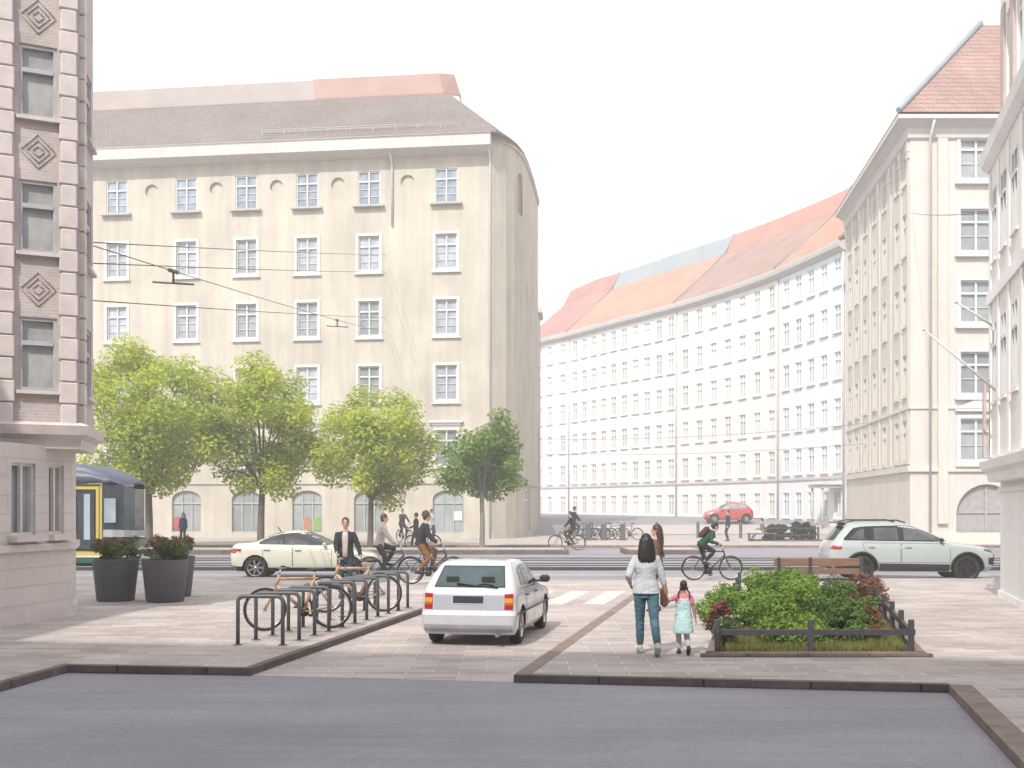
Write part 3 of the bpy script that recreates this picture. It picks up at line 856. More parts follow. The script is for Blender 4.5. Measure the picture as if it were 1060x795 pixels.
# ------------------------------------------------------------------ near house on the right
WHS = M_plaster('white_stone', (.82, .805, .785), .05, .06)
WHS2 = M_plaster('cream_stone', (.76, .73, .695), .05, .06)
O = (10.7, 25.4)
b = thing('bay_window_house', 'white stone house with projecting bay at the right edge', 'building', (O[0], O[1], .09))
gp = Path([rel(p, O) for p in ((30, 25.4), (10.7, 25.4), (5.6+1.0, 10.2))])
u1 = gp.cum[1]; gp2 = gp
ops = [(u1+4.2, u1+5.6, .9, 2.3), (u1+7.6, u1+9, .9, 2.3)]
mb = MB(); facade(mb, gp, 0, 14.4, ops+[(u1+.9, u1+1.5, 10.6, 12.4), (u1+2.3, u1+2.9, 10.6, 12.4)], .2); mb.build('wall', WHS, b)
mb = MB(); band(mb, gp, 0, .16, .05); cornice(mb, gp, [(-.05, 13.6), (.1, 13.7), (.35, 14.2), (.4, 14.5), (-.2, 14.5)]); band(mb, gp, 2.3, 2.4, .05)
mb.build('plinth_moulding', WHS, b)
n = V((gp.at(u1+1)[1].y, -gp.at(u1+1)[1].x, 0)); d = gp.at(u1+1)[1]
c0 = V((0, 0, 0))
bayp = [c0+d*.0+n*-.1, c0+d*.12+n*.24, c0+d*9+n*.24, c0+d*9.3-n*.1]
byp = Path([(p.x, p.y) for p in bayp]); q0 = byp.cum[1]
bw = [(q0+.55, q0+1.15), (q0+1.75, q0+2.5), (q0+3.2, q0+3.9), (q0+5, q0+5.8)]
bz = [(7.2, 8.75), (4.2, 5.9)]
mb = MB(); facade(mb, byp, 2.55, 9.45, [(a, c, z0, z1) for z0, z1 in bz for a, c in bw], .07); mb.build('bay_wall', WHS2, b)
mb = MB(); cornice(mb, byp, [(-.4, 2.5), (.02, 2.52), (.06, 2.7), (.16, 2.78), (.2, 2.95), (-.1, 3.0), (-.4, 3.0)]); mb.build('cornice', WHS, b); mb = MB()
cornice(mb, byp, [(-.4, 9.2), (.03, 9.25), (.16, 9.4), (.2, 9.62), (-.1, 9.75), (-.4, 9.76)]); mb.build('cornice', WHS, b); mb = MB(); band(mb, byp, 6.35, 6.6, .06)
mb.build('string_course', WHS, b)
for u in (q0+.25, q0+1.45, q0+2.85, q0+4.4):
    p, dd = byp.at(u); nn = V((-dd.y, dd.x, 0)); q = p+nn*.04
    mb = MB(); mb.box((q.x, q.y, 6.1), (.26, .14, 6.1), math.atan2(dd.y, dd.x)); mb.build('pilaster', WHS, b)
PINKB = M('pale_pink_brick', (.50, .40, .38), rough=.8, var=.1)
for a, c in ((u1+.35, u1+.8), (u1+1.65, u1+2.1)):
    p, dd = gp.at((a+c)/2); nn = V((-dd.y, dd.x, 0)); q = p-nn*.02
    mb = MB(); mb.box((q.x, q.y, 11.4), (c-a, .06, 2.6), math.atan2(dd.y, dd.x)); mb.build('brick_panel', PINKB, b)
for p_, z_ in ((q0+.25, 3.9),):
    p, dd = byp.at(p_); nn = V((-dd.y, dd.x, 0)); q = p-nn*.13
    mb = MB(); mb.box((q.x, q.y, z_), (.2, .06, 1.7), math.atan2(dd.y, dd.x)); mb.build('brick_panel', PINKB, b)
for z0, z1 in bz:
    for a, c in bw:
        WinKit(win_frame(c-a, z1-z0, .03, cols=2, tr=.3, bars=0, fw=.05), win_pane(c-a, z1-z0, .06), sill_mesh(c-a+.1, .05, 0, .05), gm=M('haze_pale_glass', (.56, .585, .60)), smat=WHS).put(b, byp, (a+c)/2, z0)
for r in ops: WinKit(win_frame(1.4, 1.4, .09, cols=2, tr=0, bars=0, fw=.06), win_pane(1.4, 1.4, .15), gm=GLASS_P).put(b, gp, (r[0]+r[1])/2, r[2])
for a in (.9, 2.3): WinKit(win_frame(.6, 1.8, .09, cols=1, tr=.3, bars=0, fw=.06), win_pane(.6, 1.8, .15), gm=GLASS_P).put(b, gp, u1+a+.3, 10.6)
mb = MB(); mb.prism([(0.3, 0.2), (-3.6, -14.6), (19, -14.6), (19, .2)], 14.3, 14.7); mb.build('roof', SHEET_P, b)
# flagpoles on the bay
for lab, z, dz, L_, t_ in (('long white flagpole slanting out from the white stone house', 4.45, 1.35, 1.45, 1.5), ('short white flagpole high on the white stone house', 5.9, .55, .75, .9)):
    f = thing('flagpole', lab, 'flagpole', tuple(V((O[0], O[1], 0))+d*t_+n*.25+V((0, 0, z))), group='flagpoles on the right house')
    mb = MB(); mb.tube([(0, 0, 0), tuple(n*L_+V((0, 0, dz)))], [.032, .02], 8); mb.ell(n*L_+V((0, 0, dz)), (.04, .04, .04)); pole = mb.build('pole', WHITE, f)
    mb = MB(); mb.box((0, 0, -.02), (.1, .1, .16)); mb.build('bracket', WHITE, f)

# ------------------------------------------------------------------ the block across the street behind the viewer: it shades the foreground
b = thing('shading_block', 'long plain apartment block across the street behind the viewer', 'building', (0, -8, 0))
pb = Path([(60, -10.3), (-45, 5.45)])
ops = [(u-.7, u+.7, z, z+2) for u in range(4, 102, 4) for z in (1, 5)]
mb = MB(); facade(mb, pb, 0, 26, ops, .2); mb.build('wall', BEIGE_P, b)
mb = MB(); mb.prism([(60, -10.5), (-45, 5.25), (-47, -6), (58, -22)], 25.8, 26.1); mb.build('roof', TILE_BR, b)
# ------------------------------------------------------------------ cars
def lerp_tab(tab, x):
    if x <= tab[0][0]: return tab[0][1]
    for (a, va), (b, vb) in zip(tab, tab[1:]):
        if x <= b: return va+(vb-va)*(x-a)/(b-a)
    return tab[-1][1]

class CarShape:
    """body as a stack of level outlines: rear(z), front(z), half width(z), corner radii"""
    def __init__(s, rear, front, half, rr, rf, bow=.06, ry=.3):
        s.ry = ry; s.rear, s.front, s.half, s.rr, s.rf, s.bow = rear, front, half, rr, rf, bow
    def xr(s, z): return lerp_tab(s.rear, z)
    def xf(s, z): return lerp_tab(s.front, z)
    def w(s, z): return lerp_tab(s.half, z)
    def ring(s, z, n=9, m=7):
        xr, xf, w = s.xr(z), s.xf(z), s.w(z)
        L = xf-xr; rf, rr = min(s.rf, L*.45), min(s.rr, L*.45)
        ry = min(w*.45, s.ry); P = []
        bow = min(s.bow, L*.2)
        for k in range(n+1):   # front right corner -> we start at +y side going to the front
            a = PI/2-PI/2*k/n
            P.append((xf-bow-rf+rf*math.cos(a), w-ry+ry*math.sin(a)))
        for k in range(1, m): t = 1-2*k/m; P.append((xf-bow+bow*(1-t*t)*.9, (w-ry)*t))
        for k in range(n+1):
            a = -PI/2*k/n; P.append((xf-bow-rf+rf*math.cos(a), -(w-ry)+ry*math.sin(a)))
        for k in range(1, 10): t = k/10; P.append((xf-bow-rf+(xr+bow*.6+rr-(xf-bow-rf))*t, -w))
        for k in range(n+1):
            a = -PI/2-PI/2*k/n; P.append((xr+bow*.6+rr+rr*math.cos(a), -(w-ry)+ry*math.sin(a)))
        for k in range(1, m): t = -1+2*k/m; P.append((xr+bow*.6-bow*.6*(1-t*t)*.9, (w-ry)*t))
        for k in range(n+1):
            a = PI-PI/2*k/n; P.append((xr+bow*.6+rr+rr*math.cos(a), (w-ry)+ry*math.sin(a)))
        for k in range(1, 10): t = k/10; P.append((xr+bow*.6+rr+(xf-bow-rf-(xr+bow*.6+rr))*t, w))
        return [V((x, y, z)) for x, y in P]
    def yside(s, x, z):
        xr, xf, w = s.xr(z), s.xf(z), s.w(z); L = xf-xr
        rf, rr = min(s.rf, L*.45), min(s.rr, L*.45); ry = min(w*.45, s.ry); bow = min(s.bow, L*.2)
        a, b = xr+bow*.6+rr, xf-bow-rf
        if x < a:
            k = min(1, (a-x)/rr); return w-ry+ry*math.sqrt(max(0, 1-k*k))
        if x > b:
            k = min(1, (x-b)/rf); return w-ry+ry*math.sqrt(max(0, 1-k*k))
        return w
    def xend(s, y, z, front):
        xr, xf, w = s.xr(z), s.xf(z), s.w(z); L = xf-xr
        rf, rr = min(s.rf, L*.45), min(s.rr, L*.45); ry = min(w*.45, s.ry); bow = min(s.bow, L*.2)
        y = min(abs(y), w); t = min(1, y/(w-ry))
        if front:
            if y > w-ry: k = (y-(w-ry))/ry; return xf-bow-rf+rf*math.sqrt(max(0, 1-k*k))
            return xf-bow+bow*(1-t*t)*.9
        if y > w-ry: k = (y-(w-ry))/ry; return xr+bow*.6+rr-rr*math.sqrt(max(0, 1-k*k))
        return xr+bow*.6-bow*.6*(1-t*t)*.9

def side_patch(sh, top, bot, side, off=.004, nx=14, nz=7, x0=None, x1=None, mi=0, mb=None):
    """panel that follows the flank; top/bot are (x,z) polylines"""
    mb = mb or MB(); xa = x0 if x0 is not None else top[0][0]; xb = x1 if x1 is not None else top[-1][0]
    R_ = []
    for i in range(nx+1):
        x = xa+(xb-xa)*i/nx; zt, zb = lerp_tab(top, x), lerp_tab(bot, x); r = []
        for j in range(nz+1):
            z = zb+(zt-zb)*j/nz; r.append((x, side*(sh.yside(x, z)+off), z))
        R_.append(r)
    vs = [p for r in R_ for p in r]; n = nz+1; fs = []
    for i in range(nx):
        for j in range(nz): fs.append((i*n+j, (i+1)*n+j, (i+1)*n+j+1, i*n+j+1))
    mb.add(vs, fs, mi, True); return mb
def end_patch(sh, y0, y1, z0, z1, front, off=.004, ny=12, nz=7, mi=0, mb=None, ytop=None):
    mb = mb or MB(); vs = []; n = nz+1; fs = []
    for i in range(ny+1):
        for j in range(nz+1):
            z = z0+(z1-z0)*j/nz; k = j/nz
            a, b = y0, y1
            if ytop: a, b = y0+(ytop[0]-y0)*k, y1+(ytop[1]-y1)*k
            y = a+(b-a)*i/ny; x = sh.xend(y, z, front)
            vs.append((x+(off if front else -off), y, z))
    for i in range(ny):
        for j in range(nz): fs.append((i*n+j, (i+1)*n+j, (i+1)*n+j+1, i*n+j+1))
    mb.add(vs, fs, mi, True); return mb

def wheel_mesh(rad, wid, rimr, spokes, rim_m, parent, loc, side):
    h = wid/2
    mb = MB(); mb.lathe([(rimr, -h*.8), (rad*.93, -h), (rad*.985, -h*.8), (rad, -h*.4), (rad, h*.4), (rad*.985, h*.8), (rad*.93, h), (rimr, h*.8), (rimr*.97, 0), (rimr, -h*.8)], 32, axis='y')
    t = mb.build('wheel', BLACK, parent, loc)
    mb = MB(); y = side*h*.62
    mb.lathe([(rimr*1.01, y+side*.03), (rimr*1.01, y-side*.02), (rimr*.9, y-side*.03), (rimr*.9, y+side*.01), (rimr*1.01, y+side*.03)], 32, axis='y')
    for k in range(spokes):
        a = 2*PI*k/spokes; c = V((math.cos(a), 0, math.sin(a)))*rimr*.52
        for da in (-.1, .1):
            c = V((math.cos(a+da), 0, math.sin(a+da)))*rimr*.54; c.y = y
            mb.box(c, (rimr*.82, .022, rimr*.1), rot=Matrix.Rotation(-(a+da*.6), 4, 'Y'))
    mb.lathe([(0, y+side*.02), (rimr*.17, y+side*.015), (rimr*.2, y-side*.02)], 16, axis='y')
    mb.build('rim', rim_m, t)
    mb = MB(); mb.lathe([(0, y-side*.06), (rimr*.98, y-side*.06)], 24, axis='y'); mb.build('brake_disc', M('brake_dark', (.03, .03, .032), rough=.5, metal=.5), t)
    return t

def make_car(root, sh, zs, paint, wheels, wrad, wwid, rimr, spokes, rim_m, arch=.06, archm=None, track=None):
    mb = MB(); mb.loft([sh.ring(z) for z in zs]); body = mb.build('body', [paint, BLKP], root); fix_normals(body)
    c = MB()
    for wx in wheels:
        for s in (-1, 1):
            y0 = sh.w(.5)
            c.lathe([(wrad+arch, s*(y0+.1)), (wrad+arch, s*(y0-.36))], 40, c=(wx, 0, wrad), axis='y', mi=1, cap=True)
    cut_ = c.build('arch_cutter', [paint, BLKP], root); fix_normals(cut_)
    baked(body, [('BOOLEAN', dict(operation='DIFFERENCE', object=cut_, solver='EXACT'))])
    bpy.data.objects.remove(cut_)
    me = body.data
    for p in me.polygons: p.use_smooth = True
    # hard creases stay crisp
    bm = bmesh.new(); bm.from_mesh(me)
    for e in bm.edges:
        e.smooth = not (len(e.link_faces) == 2 and e.calc_face_angle(0) > R(32))
    bm.to_mesh(me); bm.free()
    for wx in wheels:
        for s in (-1, 1):
            wheel_mesh(wrad, wwid, rimr, spokes, rim_m, root, (wx, s*(sh.w(.5)-wwid/2-.015), wrad), s)
    return body
def seam_panel(sh, top, bot, side, root, paint, name='door', glassless=True, gap=.012):
    d = MB(); side_patch(sh, [(x, z+gap) for x, z in top], [(x, z-gap) for x, z in bot], side, .0015, mb=d, x0=top[0][0]-gap, x1=top[-1][0]+gap)
    o = side_patch(sh, top, bot, side, .0045).build(name, paint, root)
    d.build('door_gap', BLKP, o); return o
def mirror_(root, x, y, z, side, m):
    mb = MB(); mb.box((x, side*(y+.11), z), (.09, .19, .13), bev=.035); mb.box((x, side*(y+.01), z-.04), (.05, .1, .04))
    return mb.build('side_mirror', m, root)
def handle_(door, sh, x, z, side, m):
    mb = MB(); mb.box((x, side*(sh.yside(x, z)+.022), z), (.19, .03, .028), bev=.01); return mb.build('handle', m, door)

PAINT_W = M('bluish_white_car_paint', (.52, .535, .59), rough=.22, var=.03, coat=.8)
PAINT_C = M('champagne_car_paint', (.60, .60, .51), rough=.2, var=.03, coat=.8)
PAINT_S = M('pale_aqua_car_paint', (.37, .42, .425), rough=.2, var=.03, coat=.8)
PAINT_R = M('red_car_paint', (.42, .075, .075), rough=.3, var=.04, coat=.5)

# --- boxy white hatchback seen from behind
hb = thing('parked_car', 'white boxy older hatchback seen from behind on the paved lane', 'car', (-.34, 18.75, .008), PI/2-R(10.5)); hb.scale = (.9, .9, .9)
sh = CarShape(
  rear=[(.2, -1.86), (.3, -1.93), (.52, -1.95), (.56, -1.90), (.6, -1.885), (.86, -1.86), (.92, -1.82), (1.0, -1.74), (1.2, -1.52), (1.33, -1.36), (1.38, -1.2), (1.395, -.9)],
  front=[(.2, 1.85), (.35, 1.93), (.6, 1.9), (.74, 1.84), (.80, 1.5), (.86, 1.0), (.92, .72), (1.1, .45), (1.3, .12), (1.36, -.02), (1.385, -.2), (1.395, -.5)],
  half=[(.18, .74), (.3, .785), (.6, .80), (.86, .785), (.93, .765), (1.15, .69), (1.32, .60), (1.37, .55), (1.395, .38)],
  rr=.10, rf=.24, bow=.045, ry=.13)
zs = [.2, .24, .3, .4, .5, .52, .56, .6, .7, .8, .86, .9, .93, .98, 1.05, 1.12, 1.2, 1.27, 1.33, 1.36, 1.38, 1.39, 1.395]
make_car(hb, sh, zs, PAINT_W, (-1.22, 1.25), .30, .18, .19, 5, RIM_S)
end_patch(sh, -.60, .60, .965, 1.305, False, .004, ytop=(-.52, .52)).build('rear_window', GLASS_C, hb)
mb = end_patch(sh, -.57, .57, .985, 1.285, False, .006, ytop=(-.50, .50))
mb.build('rear_window_tint', M('teal_tinted_glass', (.035, .06, .066), rough=.04, var=.5, scale=2.2, spec=.9), hb)
mb = MB()
for y in (-.3, .3): mb.box((sh.xr(1.06)-.012, y, 1.07), (.012, .22, .14), bev=.004)
mb.build('headrest', M('dark_headrest', (.02, .022, .025)), hb)
mb = MB(); mb.tube([(sh.xr(.98)-.02, -.02, .975), (sh.xr(1.03)-.02, -.25, 1.03), (sh.xr(1.0)-.02, -.42, .99)], .012, 5)
mb.tube([(sh.xr(1.02)-.022, .22, 1.025), (sh.xr(1.0)-.022, -.05, 1.0), (sh.xr(.98)-.022, -.48, .965)], .014, 5); mb.build('rear_wiper', BLKP, hb)
for s in (-1, 1):
    L = end_patch(sh, s*.60, s*.745, .61, .87, False, .006)
    tl = L.build('tail_light', RED_L, hb)
    end_patch(sh, s*.605, s*.74, .725, .80, False, .012, ny=6, nz=3).build('indicator', AMB_L, tl)
    end_patch(sh, s*.605, s*.74, .685, .725, False, .0125, ny=6, nz=3).build('reverse_lens', M('dull_orange_lens', (.45, .12, .02), rough=.15), tl)
end_patch(sh, -.585, .585, .60, .88, False, .002).build('rear_panel', M('grey_lilac_paint', (.38, .39, .46), rough=.3, var=.03, coat=.5), hb)
end_patch(sh, -.27, .27, .70, .845, False, .008).build('plate_recess', PAINT_W, hb)
end_patch(sh, -.255, .255, .715, .83, False, .013).build('number_plate', M('dark_plate', (.02, .024, .035), rough=.5, var=.1), hb)
end_patch(sh, -.74, .74, .24, .36, False, .008, ny=30).build('lower_bumper', M('shaded_bumper', (.26, .26, .30), rough=.5), hb)  # strip colour holds the shadow on the lower bumper
mb = MB()
for s in (-1, 1):
    side_patch(sh, [(-1.75, .545), (1.8, .545)], [(-1.75, .515), (1.8, .515)], s, .01, nx=30, nz=1, mb=mb)
mb.build('side_strip', BLKP, hb)
for s in (-1, 1):
    dr = seam_panel(sh, [(.0, .9), (.95, .86)], [(.0, .26), (.95, .26)], s, hb, PAINT_W); handle_(dr, sh, .14, .79, s, BLKP)
    dr = seam_panel(sh, [(-.88, .91), (-.03, .9)], [(-.88, .55), (-.62, .26), (-.03, .26)], s, hb, PAINT_W); handle_(dr, sh, -.76, .79, s, BLKP)
    for tp, bt_ in (([(-1.16, 1.02), (-1.05, 1.24), (-.86, 1.27), (-.82, 1.27)], [(-1.16, .98), (-.82, .965)]),
                  ([(-.74, 1.29), (-.06, 1.31)], [(-.74, .955), (-.06, .95)]),
                  ([(.02, 1.31), (.1, 1.29), (.6, .97)], [(.02, .95), (.6, .945)])):
        side_patch(sh, tp, bt_, s, .006).build('side_window', GLASS_C, hb)
    mirror_(hb, .62, .77, .98, s, BLKP)
    end_patch(sh, s*.5, s*.76, .58, .72, True, .004).build('headlight', HEAD_L, hb)
end_patch(sh, -.62, .62, .95, 1.3, True, .004, ytop=(-.54, .54)).build('windscreen', GLASS_C, hb)
mb = MB(); mb.tube([(-1.45, -.5, .18), (-2.0, -.5, .2)], .028, 8); mb.build('exhaust', STEEL, hb)

# --- pale sedan driving right
sd = thing('sedan', 'pale champagne sedan driving along the road behind the bicycle racks', 'car', (-6.0, 33.9, .0), 0)
sh = CarShape(
  rear=[(.22, -2.02), (.4, -2.12), (.62, -2.15), (.8, -2.14), (.95, -2.08), (1.0, -2.0), (1.03, -1.6), (1.06, -1.45), (1.16, -1.22), (1.3, -.85), (1.37, -.5), (1.40, -.1)],
  front=[(.22, 2.02), (.45, 2.14), (.6, 2.12), (.72, 1.98), (.82, 1.6), (.92, 1.15), (.97, .95), (1.1, .68), (1.25, .38), (1.34, .12), (1.385, -.05), (1.40, -.15)],
  half=[(.2, .78), (.35, .86), (.6, .88), (.85, .86), (.97, .8), (1.15, .7), (1.3, .58), (1.37, .48), (1.40, .3)], rr=.35, rf=.55, bow=.1)
zs = [.22, .27, .34, .42, .52, .62, .72, .8, .87, .92, .95, .97, 1.0, 1.03, 1.06, 1.1, 1.16, 1.22, 1.28, 1.33, 1.36, 1.38, 1.392, 1.40]
make_car(sd, sh, zs, PAINT_C, (-1.32, 1.36), .325, .2, .235, 7, RIM_S, arch=.045)
for s in (-1, 1):
    side_patch(sh, [(-1.22, 1.06), (-1.0, 1.19), (-.62, 1.285), (-.3, 1.315), (.02, 1.32), (.4, 1.19), (.78, .985)], [(-1.22, .99), (.78, .965)], s, .005, nx=26).build('side_window', GLASS_C, sd)
    mb = MB(); side_patch(sh, [(-.30, 1.315), (-.24, 1.317)], [(-.30, .975), (-.24, .975)], s, .012, nx=2, mb=mb); mb.build('window_pillar', BLKP, sd)
    dr = seam_panel(sh, [(-.24, .945), (.85, .93)], [(-.24, .30), (.85, .30)], s, sd, PAINT_C); handle_(dr, sh, -.1, .82, s, STEEL)
    dr = seam_panel(sh, [(-1.1, .95), (-.27, .945)], [(-1.1, .66), (-.85, .30), (-.27, .30)], s, sd, PAINT_C); handle_(dr, sh, -.98, .83, s, STEEL)
    mirror_(sd, .66, .78, .99, s, PAINT_C)
    end_patch(sh, s*.5, s*.87, .74, .86, False, .005).build('tail_light', RED_L, sd)
    side_patch(sh, [(-2.0, .88), (-1.72, .86)], [(-2.0, .74), (-1.72, .82)], s, .006, nx=6).build('tail_light', RED_L, sd)
    side_patch(sh, [(1.4, .74), (1.95, .68)], [(1.4, .71), (1.95, .56)], s, .006, nx=8).build('headlight', HEAD_L, sd)
    side_patch(sh, [(-1.0, .33), (1.05, .33)], [(-1.0, .22), (1.05, .22)], s, .006, nx=6).build('sill', BLKP, sd)
    side_patch(sh, [(-2.05, .36), (-1.68, .36)], [(-2.05, .23), (-1.68, .23)], s, .007, nx=6).build('lower_bumper', BLKP, sd)
end_patch(sh, -.66, .66, 1.07, 1.33, False, .005, ytop=(-.5, .5)).build('rear_window', GLASS_C, sd)
end_patch(sh, -.7, .7, .98, 1.33, True, .005, ytop=(-.5, .5)).build('windscreen', GLASS_C, sd)
mb = MB(); mb.tube([(-.75, 0, 1.34), (-.86, 0, 1.5)], [.02, .008], 6); mb.build('aerial', BLKP, sd)

# --- silver SUV driving right
sv = thing('estate_car', 'tall pale silver estate car with black wheels on the road at right', 'car', (11.15, 32.9, .0), R(-3.5)); sv.scale = (.955, .955, .955)
sh = CarShape(
  rear=[(.3, -2.3), (.42, -2.42), (.7, -2.46), (.98, -2.43), (1.08, -2.38), (1.3, -2.22), (1.55, -2.02), (1.66, -1.95), (1.7, -1.75), (1.725, -1.2)],
  front=[(.28, 2.28), (.42, 2.43), (.75, 2.45), (.92, 2.36), (1.0, 2.12), (1.06, 1.75), (1.12, 1.35), (1.17, 1.12), (1.35, .78), (1.55, .32), (1.65, .0), (1.7, -.25), (1.725, -.6)],
  half=[(.28, .86), (.42, .93), (.75, .965), (1.0, .95), (1.12, .90), (1.35, .80), (1.6, .68), (1.68, .6), (1.725, .42)], rr=.3, rf=.5, bow=.09)
zs = [.28, .34, .42, .5, .6, .7, .8, .9, .96, 1.0, 1.03, 1.06, 1.09, 1.12, 1.15, 1.18, 1.25, 1.35, 1.45, 1.55, 1.62, 1.66, 1.69, 1.71, 1.725]
make_car(sv, sh, zs, PAINT_S, (-1.48, 1.52), .38, .26, .285, 5, RIM_B, arch=.06)
for s in (-1, 1):
    side_patch(sh, [(-1.98, 1.24), (-1.7, 1.53), (-1.5, 1.575), (-1.25, 1.595), (-.3, 1.62), (-.05, 1.60), (.4, 1.44), (.95, 1.19)], [(-1.98, 1.19), (.95, 1.15)], s, .005, nx=30).build('side_window', GLASS_C, sv)
    mb = MB()
    side_patch(sh, [(-1.78, 1.27), (-1.52, 1.5), (-1.38, 1.52)], [(-1.78, 1.22), (-1.38, 1.21)], s, .008, mb=mb)
    side_patch(sh, [(-1.1, 1.545), (-.42, 1.56)], [(-1.1, 1.21), (-.42, 1.2)], s, .008, mb=mb)
    side_patch(sh, [(-.26, 1.56), (-.05, 1.545), (.35, 1.42), (.62, 1.28)], [(-.26, 1.2), (.62, 1.19)], s, .008, mb=mb)
    mb.build('window_pane', M('grey_car_pane', (.075, .08, .085), rough=.04, var=.45, scale=1.6, spec=.9), sv)
    dr = seam_panel(sh, [(-.34, 1.1), (1.02, 1.09)], [(-.34, .55), (1.02, .55)], s, sv, PAINT_S); handle_(dr, sh, -.16, .98, s, STEEL)
    dr = seam_panel(sh, [(-1.42, 1.11), (-.38, 1.1)], [(-1.42, .95), (-1.05, .55), (-.38, .55)], s, sv, PAINT_S); handle_(dr, sh, -1.2, .99, s, STEEL)
    side_patch(sh, [(-.98, .52), (1.02, .5)], [(-.98, .3), (1.02, .29)], s, .008, nx=8).build('sill', BLKP, sv)
    for wx in (-1.48, 1.52):      # black arch lips
        mb = MB(); pts_ = []
        for k in range(25):
            a = R(-12)+R(204)*k/24; x = wx+.462*math.cos(a); z = .38+.462*math.sin(a)
            if z > .3: pts_.append((x, s*(sh.yside(x, z)+.004), z))
        mb.tube(pts_, .028, 6); mb.build('arch_trim', BLKP, sv)
    mirror_(sv, .78, .86, 1.2, s, BLKP)
    mb = MB(); mb.tube([(-1.85, s*.58, 1.70), (-1.6, s*.6, 1.765), (-.4, s*.6, 1.77), (-.15, s*.57, 1.70)], .022, 6); mb.build('roof_rail', BLKP, sv)
    side_patch(sh, [(-2.36, 1.04), (-2.05, 1.02)], [(-2.36, .92), (-2.05, .93)], s, .006, nx=6).build('tail_light', RED_L, sv)
    side_patch(sh, [(1.98, .95), (2.33, .92)], [(1.98, .91), (2.33, .8)], s, .006, nx=6).build('headlight', M('dark_headlamp', (.05, .055, .06), rough=.08, coat=.8), sv)
    side_patch(sh, [(2.12, .68), (2.34, .7)], [(2.12, .52), (2.34, .45)], s, .007, nx=6).build('air_intake', BLKP, sv)
    side_patch(sh, [(-2.38, .58), (-1.93, .55)], [(-2.38, .34), (-1.93, .34)], s, .008, nx=6).build('lower_bumper', BLKP, sv)
end_patch(sh, -.8, .8, .5, .86, True, .006).build('grille', BLKP, sv)
end_patch(sh, -.9, .9, .34, .6, False, .006).build('rear_bumper', BLKP, sv)
end_patch(sh, -.7, .7, 1.18, 1.58, False, .006, ytop=(-.56, .56)).build('rear_window', GLASS_C, sv)
end_patch(sh, -.76, .76, 1.19, 1.62, True, .006, ytop=(-.58, .58)).build('windscreen', GLASS_C, sv)
mb = MB(); mb.box((-1.98, 0, 1.69), (.3, 1.1, .03), bev=.01); mb.build('spoiler', BLKP, sv)

# --- small red car far off
rc = thing('small_car', 'small red rounded hatchback on the rising street far behind', 'car', (16.4, 88, .815), PI+R(3))
sh = CarShape(
  rear=[(.2, -1.72), (.4, -1.86), (.65, -1.9), (.9, -1.85), (1.1, -1.72), (1.35, -1.45), (1.5, -1.1), (1.57, -.7), (1.6, -.3)],
  front=[(.2, 1.75), (.45, 1.92), (.7, 1.88), (.86, 1.7), (.96, 1.35), (1.03, 1.05), (1.1, .86), (1.3, .55), (1.48, .18), (1.56, -.02), (1.6, -.2)],
  half=[(.2, .76), (.4, .84), (.75, .86), (.98, .82), (1.2, .74), (1.45, .62), (1.55, .5), (1.6, .3)], rr=.5, rf=.6, bow=.12)
zs = [.2, .27, .35, .45, .55, .65, .75, .85, .92, .98, 1.03, 1.08, 1.15, 1.25, 1.35, 1.44, 1.5, 1.55, 1.58, 1.595, 1.6]
make_car(rc, sh, zs, PAINT_R, (-1.2, 1.22), .33, .2, .22, 8, RIM_S)
for s in (-1, 1):
    side_patch(sh, [(-1.25, 1.2), (-1.0, 1.38), (-.6, 1.44), (.0, 1.46), (.15, 1.42), (.62, 1.1)], [(-1.25, 1.1), (.62, 1.05)], s, .006, nx=22).build('side_window', M('pale_car_glass', (.28, .33, .36), rough=.06, var=.3), rc)
    mb = MB()
    for x in (-.62, .0): side_patch(sh, [(x, 1.45), (x+.07, 1.455)], [(x, 1.06), (x+.07, 1.06)], s, .012, nx=2, mb=mb)
    mb.build('window_pillar', PAINT_R, rc)
    dr = seam_panel(sh, [(-.5, 1.0), (.72, .98)], [(-.5, .32), (.72, .32)], s, rc, PAINT_R); handle_(dr, sh, -.35, .9, s, STEEL)
    mirror_(rc, .66, .8, 1.06, s, PAINT_R)
    side_patch(sh, [(1.4, .82), (1.72, .76)], [(1.4, .7), (1.72, .6)], s, .006, nx=6).build('headlight', HEAD_L, rc)
    side_patch(sh, [(-1.75, .95), (-1.55, .97)], [(-1.75, .72), (-1.55, .74)], s, .006, nx=5).build('tail_light', RED_L, rc)
end_patch(sh, -.65, .65, 1.1, 1.48, True, .006, ytop=(-.5, .5)).build('windscreen', GLASS_C, rc)
end_patch(sh, -.6, .6, 1.12, 1.42, False, .006, ytop=(-.5, .5)).build('rear_window', GLASS_C, rc)

# --- tram front, coming out behind the left house
tr = thing('tram', 'yellow and green tram with dark blue roof behind the left house', 'tram', (-12.75, 39.4, .11))
T_Y = M('tram_yellow', (.50, .40, .10), rough=.3, var=.05, coat=.5); T_B = M('tram_blue_roof', (.085, .10, .155), rough=.45, var=.08)
T_G = M('tram_green', (.01, .10, .045), rough=.3, coat=.5); T_D = M('tram_dark_glass', (.03, .04, .05), rough=.06, var=.3, spec=.9); T_L = M('tram_interior_pane', (.32, .37, .43), rough=.1, var=.3, scale=1.2)
def tsec(x, z0, z1, hw, top=True):
    r = .25 if top else .05; P = []
    P += [(-hw, z0), (hw, z0), (hw, z1-r)]
    if top:
        for k in range(1, 6): a = PI/2*k/5; P.append((hw-r+r*math.cos(a), z1-r+r*math.sin(a)))
        for k in range(0, 6): a = PI/2+PI/2*k/5; P.append((-hw+r+r*math.cos(a), z1-r+r*math.sin(a)))
    else: P += [(hw, z1), (-hw, z1)]
    P.append((-hw, z1-r)); return [V((x, y, z)) for y, z in P]
